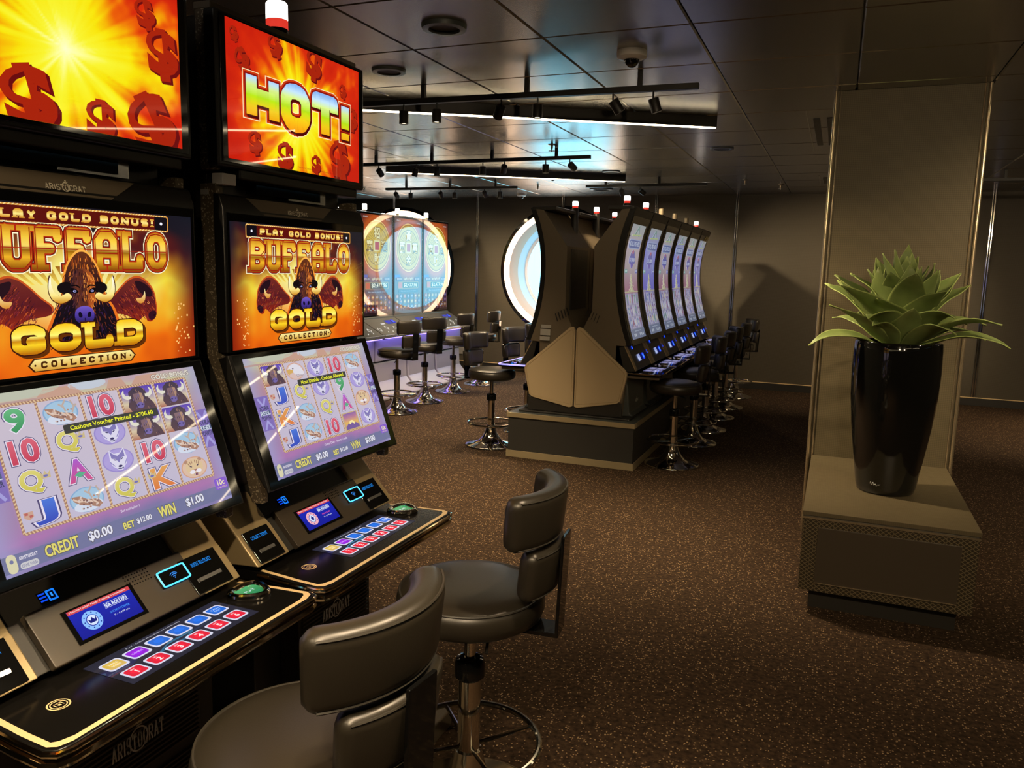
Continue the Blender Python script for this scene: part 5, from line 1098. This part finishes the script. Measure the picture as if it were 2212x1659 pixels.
# ================================================================ GOLD COIN MACHINES BY THE ROUND WINDOW
def coin_art(parent, mp, chars, seed):
    a = Art(); W, H = 60, 115
    def bgf(X, Y):
        u, v = X/W, Y/H; r = np.hypot((u-.5)*W/46, (v-.70)*H/52); n = fbm(u, v, 7, seed)
        c = ramp(v+(n-.5)*.15, (0, (.30, .16, .20)), (.35, (.34, .20, .30)), (.5, (.36, .16, .20)), (1, (.34, .14, .14))); return blend(c, [np.full_like(X, k) for k in (.95, .45, .15)], np.clip(1-np.abs(r-.62)*4, 0, 1)*.8)
    a.grid(0, 0, W, H, 24, 46, bgf)
    cx, cy_ = 30, 80; a.ell(cx, cy_, 27, 29.5, (1, .85, .50), 1, 48); a.ell(cx, cy_, 26, 28.3, (.70, .50, .12), 2, 48); a.ell(cx, cy_, 24.5, 26.6, (.86, .74, .22), 3, 48); a.ring(cx, cy_, 21, 22, (.60, .46, .12), 4, 40)
    for k in range(36): q = k*PI/18; a.line([(cx+8*math.cos(q), cy_+9*math.sin(q)), (cx+20*math.cos(q+.2), cy_+21*math.sin(q+.2))], .7, (.70, .58, .16), 4, False)
    a.rect(cx-5.4, cy_-6.2, cx+5.4, cy_+6.2, (.92, .90, .62), 5); a.rect(cx-3.9, cy_-4.7, cx+3.9, cy_+4.7, (.75, .12, .16), 6)
    for ch, (x, y) in zip(chars, ((0, 14.8), (14.2, 0), (0, -15), (-14.2, 0))):
        a.text(ch, cx+x, cy_+y, 12.2, (.50, .38, .10), 5, w=10.6, off=.07); a.text(ch, cx+x, cy_+y, 12.2, (.97, .95, .72), 6, w=10.6, off=.03)
    a.rect(0, 43.5, 12, 47, (.25, .35, .75), 2); a.text('MINI', 7, 43, 2, (.9, .8, .9), 3); a.rr(4, 39.5, 16, 44, 1, (.30, .18, .42), 3); a.rr(44, 39.5, 56, 44, 1, (.30, .18, .42), 3); a.text('$50.00', 10, 41.7, 2.4, (.9, .9, .9), 4, w=10); a.text('$10.00', 50, 41.7, 2.4, (.9, .9, .9), 4, w=10)
    for k in range(6): a.ell(22+k*3.2, 41.5+(k % 2), 1.5, 1.5, (.80, .74, .60), 3, 8)
    a.rr(7, 30, 53, 38.5, 1.4, (.62, .50, .30), 3); a.rr(17, 30.8, 52, 37.7, 1.2, (.10, .14, .12), 4); a.rr(8, 31, 16, 37.5, 1, (.80, .30, .14), 4); a.text('$2,477.96', 34.5, 34.2, 5, (.95, .96, .86), 5, w=30, off=.02)
    a.rr(8, 25.2, 52, 28.4, .8, (.16, .18, .34), 3); a.text('Play more to win the bonus', 30, 26.8, 1.5, (.85, .9, 1), 4, w=34)
    rg = random.Random(seed); a.rr(12, 5.6, 48, 24, 6, (.80, .82, .86), 2); a.rr(12.8, 6.4, 47.2, 24, 5.6, (.24, .10, .16), 3)
    for c in range(7):
        for r in range(3): x, y = 5.4+c*8.2, 20.6-r*6.4; a.ell(x, y, 2.9, 2.7, rg.choice([(.62, .28, .20), (.55, .40, .22), (.30, .26, .50), (.66, .34, .28)]), 4, 12); a.ell(x, y, 1.4, 1.3, rg.choice([(.86, .76, .5), (.8, .55, .45), (.7, .7, .85)]), 5, 8)
    for c in range(8): a.rect(1.1+c*8.2, 3, 1.5+c*8.2, 24, (.55, .50, .52), 6)
    a.rect(0, 0, W, 3, (.18, .10, .12), 6); a.text('DENOM', 8, 112, 1.6, (.9, .9, .9), 3); a.text('BONUS', 52, 111, 1.6, (.9, .9, .9), 3)
    return a.build('screen', parent, mp, 'screen_far')
def coin_machine(y, rz, x, label, chars, seed, logo_txt='KONAMI'):
    t = thing('slot_machine', label, 'slot machine', (x, y, 0), rz, 'tall single-screen machines with gold coins'); hw = .348
    MB().prism([(-.35, .0), (-.35, 1.9), (-.045, 1.98), (-.045, .90), (.02, .86), (.05, .66), (.03, .64), (.02, 0)], -hw+.01, hw-.01).build('cabinet', 'grey_body', t, .004)
    fr = MB().prism([(-.045, .858), (-.002, .858), (-.002, 2.022), (-.045, 2.022)], -hw+.003, hw-.003).build('screen_frame', 'silver', t, .008)
    MB().box(-.003, .003, -hw+.010, hw-.010, .866, 2.014).build('screen_glass', 'bezel_glass', fr)
    if chars: coin_art(fr, flat((.0036, -.318, .885), (0, 1, 0), (0, 0, 1), (1, 0, 0), .0106, .00965), chars, seed)
    A = Vector((.03, 0, .845)); B = Vector((.30, 0, .70)); v = A-B; n_ = Vector((0, 1, 0)).cross(v).normalized(); n_ = n_ if n_.z > 0 else -n_
    MB().prism([(.0, .70), (B.x, .70), (A.x, A.z), (.0, .86)], -hw+.004, hw-.004).build('console', 'grey_body', t, .004)
    MB().box(.0, .335, -hw+.004, hw-.004, .664, .700).build('deck_edge', 'silver', t, .005)
    U = Vector((0, 1, 0)); O_ = B+n_*.003
    a = Art(); a.rr(.02, .185, .14, .262, .01, (.30, .33, .60), 0); a.rr(.03, .195, .11, .252, .006, (.22, .26, .75), 1); a.rr(.155, .20, .22, .262, .012, (.06, .12, .85), 0); a.rr(.168, .212, .208, .250, .008, (.35, .5, 1), 1)
    for k in range(3): a.ell(-.10+k*.028, .20, .012, .015, (.90, .92, .92), 0, 10)
    for q in ((-.28, .10), (-.11, .12), (.05, .10), (.22, .10)): a.line([(q[0]-.03, q[1]), (q[0], q[1]+.035), (q[0]+.03, q[1]), (q[0], q[1]-.035), (q[0]-.03, q[1])], .010, (.88, .88, .85), 1)
    for k in range(5): a.line([(-.2+k*.10, .03), (-.17+k*.10, .05)], .012, (.85, .85, .82), 1)
    a.build('button_panel', t, flat((O_.x, 0, O_.z), U, v.normalized(), n_, 1, 1))
    MB().box(.22, .33, -hw+.06, hw-.06, .655, .664).build('under_deck_light', 'purple_glow', t)
    up_ = MB().box(.0, .20, -hw+.012, hw-.012, .395, .63).build('drawer_front', 'white_cabinet', t, .01, 3)
    a = Art(); a.text(logo_txt, 0, 0, .028, (.05, .05, .06), 0, w=.17, off=.03); a.build('maker_lettering', up_, flat((.201, .10, .435), (0, 1, 0), (0, 0, 1), (1, 0, 0), 1, 1), 'black_plastic')
    MB().prism([(.0, .0), (.40, .0), (.40, .035), (.30, .055), (.20, .17), (.185, .38), (.0, .38)], -hw+.012, hw-.012).build('kick_panel', 'white_cabinet', t, .014, 3)
    b = MB().lathe([(0, 1.98), (.018, 1.98), (.018, 2.05), (0, 2.05)], 18, (-.09, -.10, 0)).build('beacon_post', 'tan_metal', t)
    MB().lathe([(0, 2.05), (.026, 2.05), (.026, 2.105), (.022, 2.11), (0, 2.11)], 18, (-.09, -.10, 0)).build('beacon_lens', 'lamp_white', b)
    return t
C1, C2 = '招進財寶', '黃萬金兩'
for i, (y, ch, lb) in enumerate(((9.09, C1, 'right-hand gold coin machine nearest the back wall'), (8.385, C2, 'middle gold coin machine of the three in view'), (7.68, C1, 'left gold coin machine beside the foreground machine'), (6.975, C1, 'gold coin machine hidden behind the foreground machine, only its white base showing'))):
    coin_machine(y, 0, -4.80, lb, ch, 40+i)
for i, y in enumerate((7.9, 8.9, 9.6)): coin_machine(y, PI, -5.62, ('nearest' if i == 0 else 'middle' if i == 1 else 'farthest')+' lit lamp machine back to back behind the gold coin machines', None, 60+i)
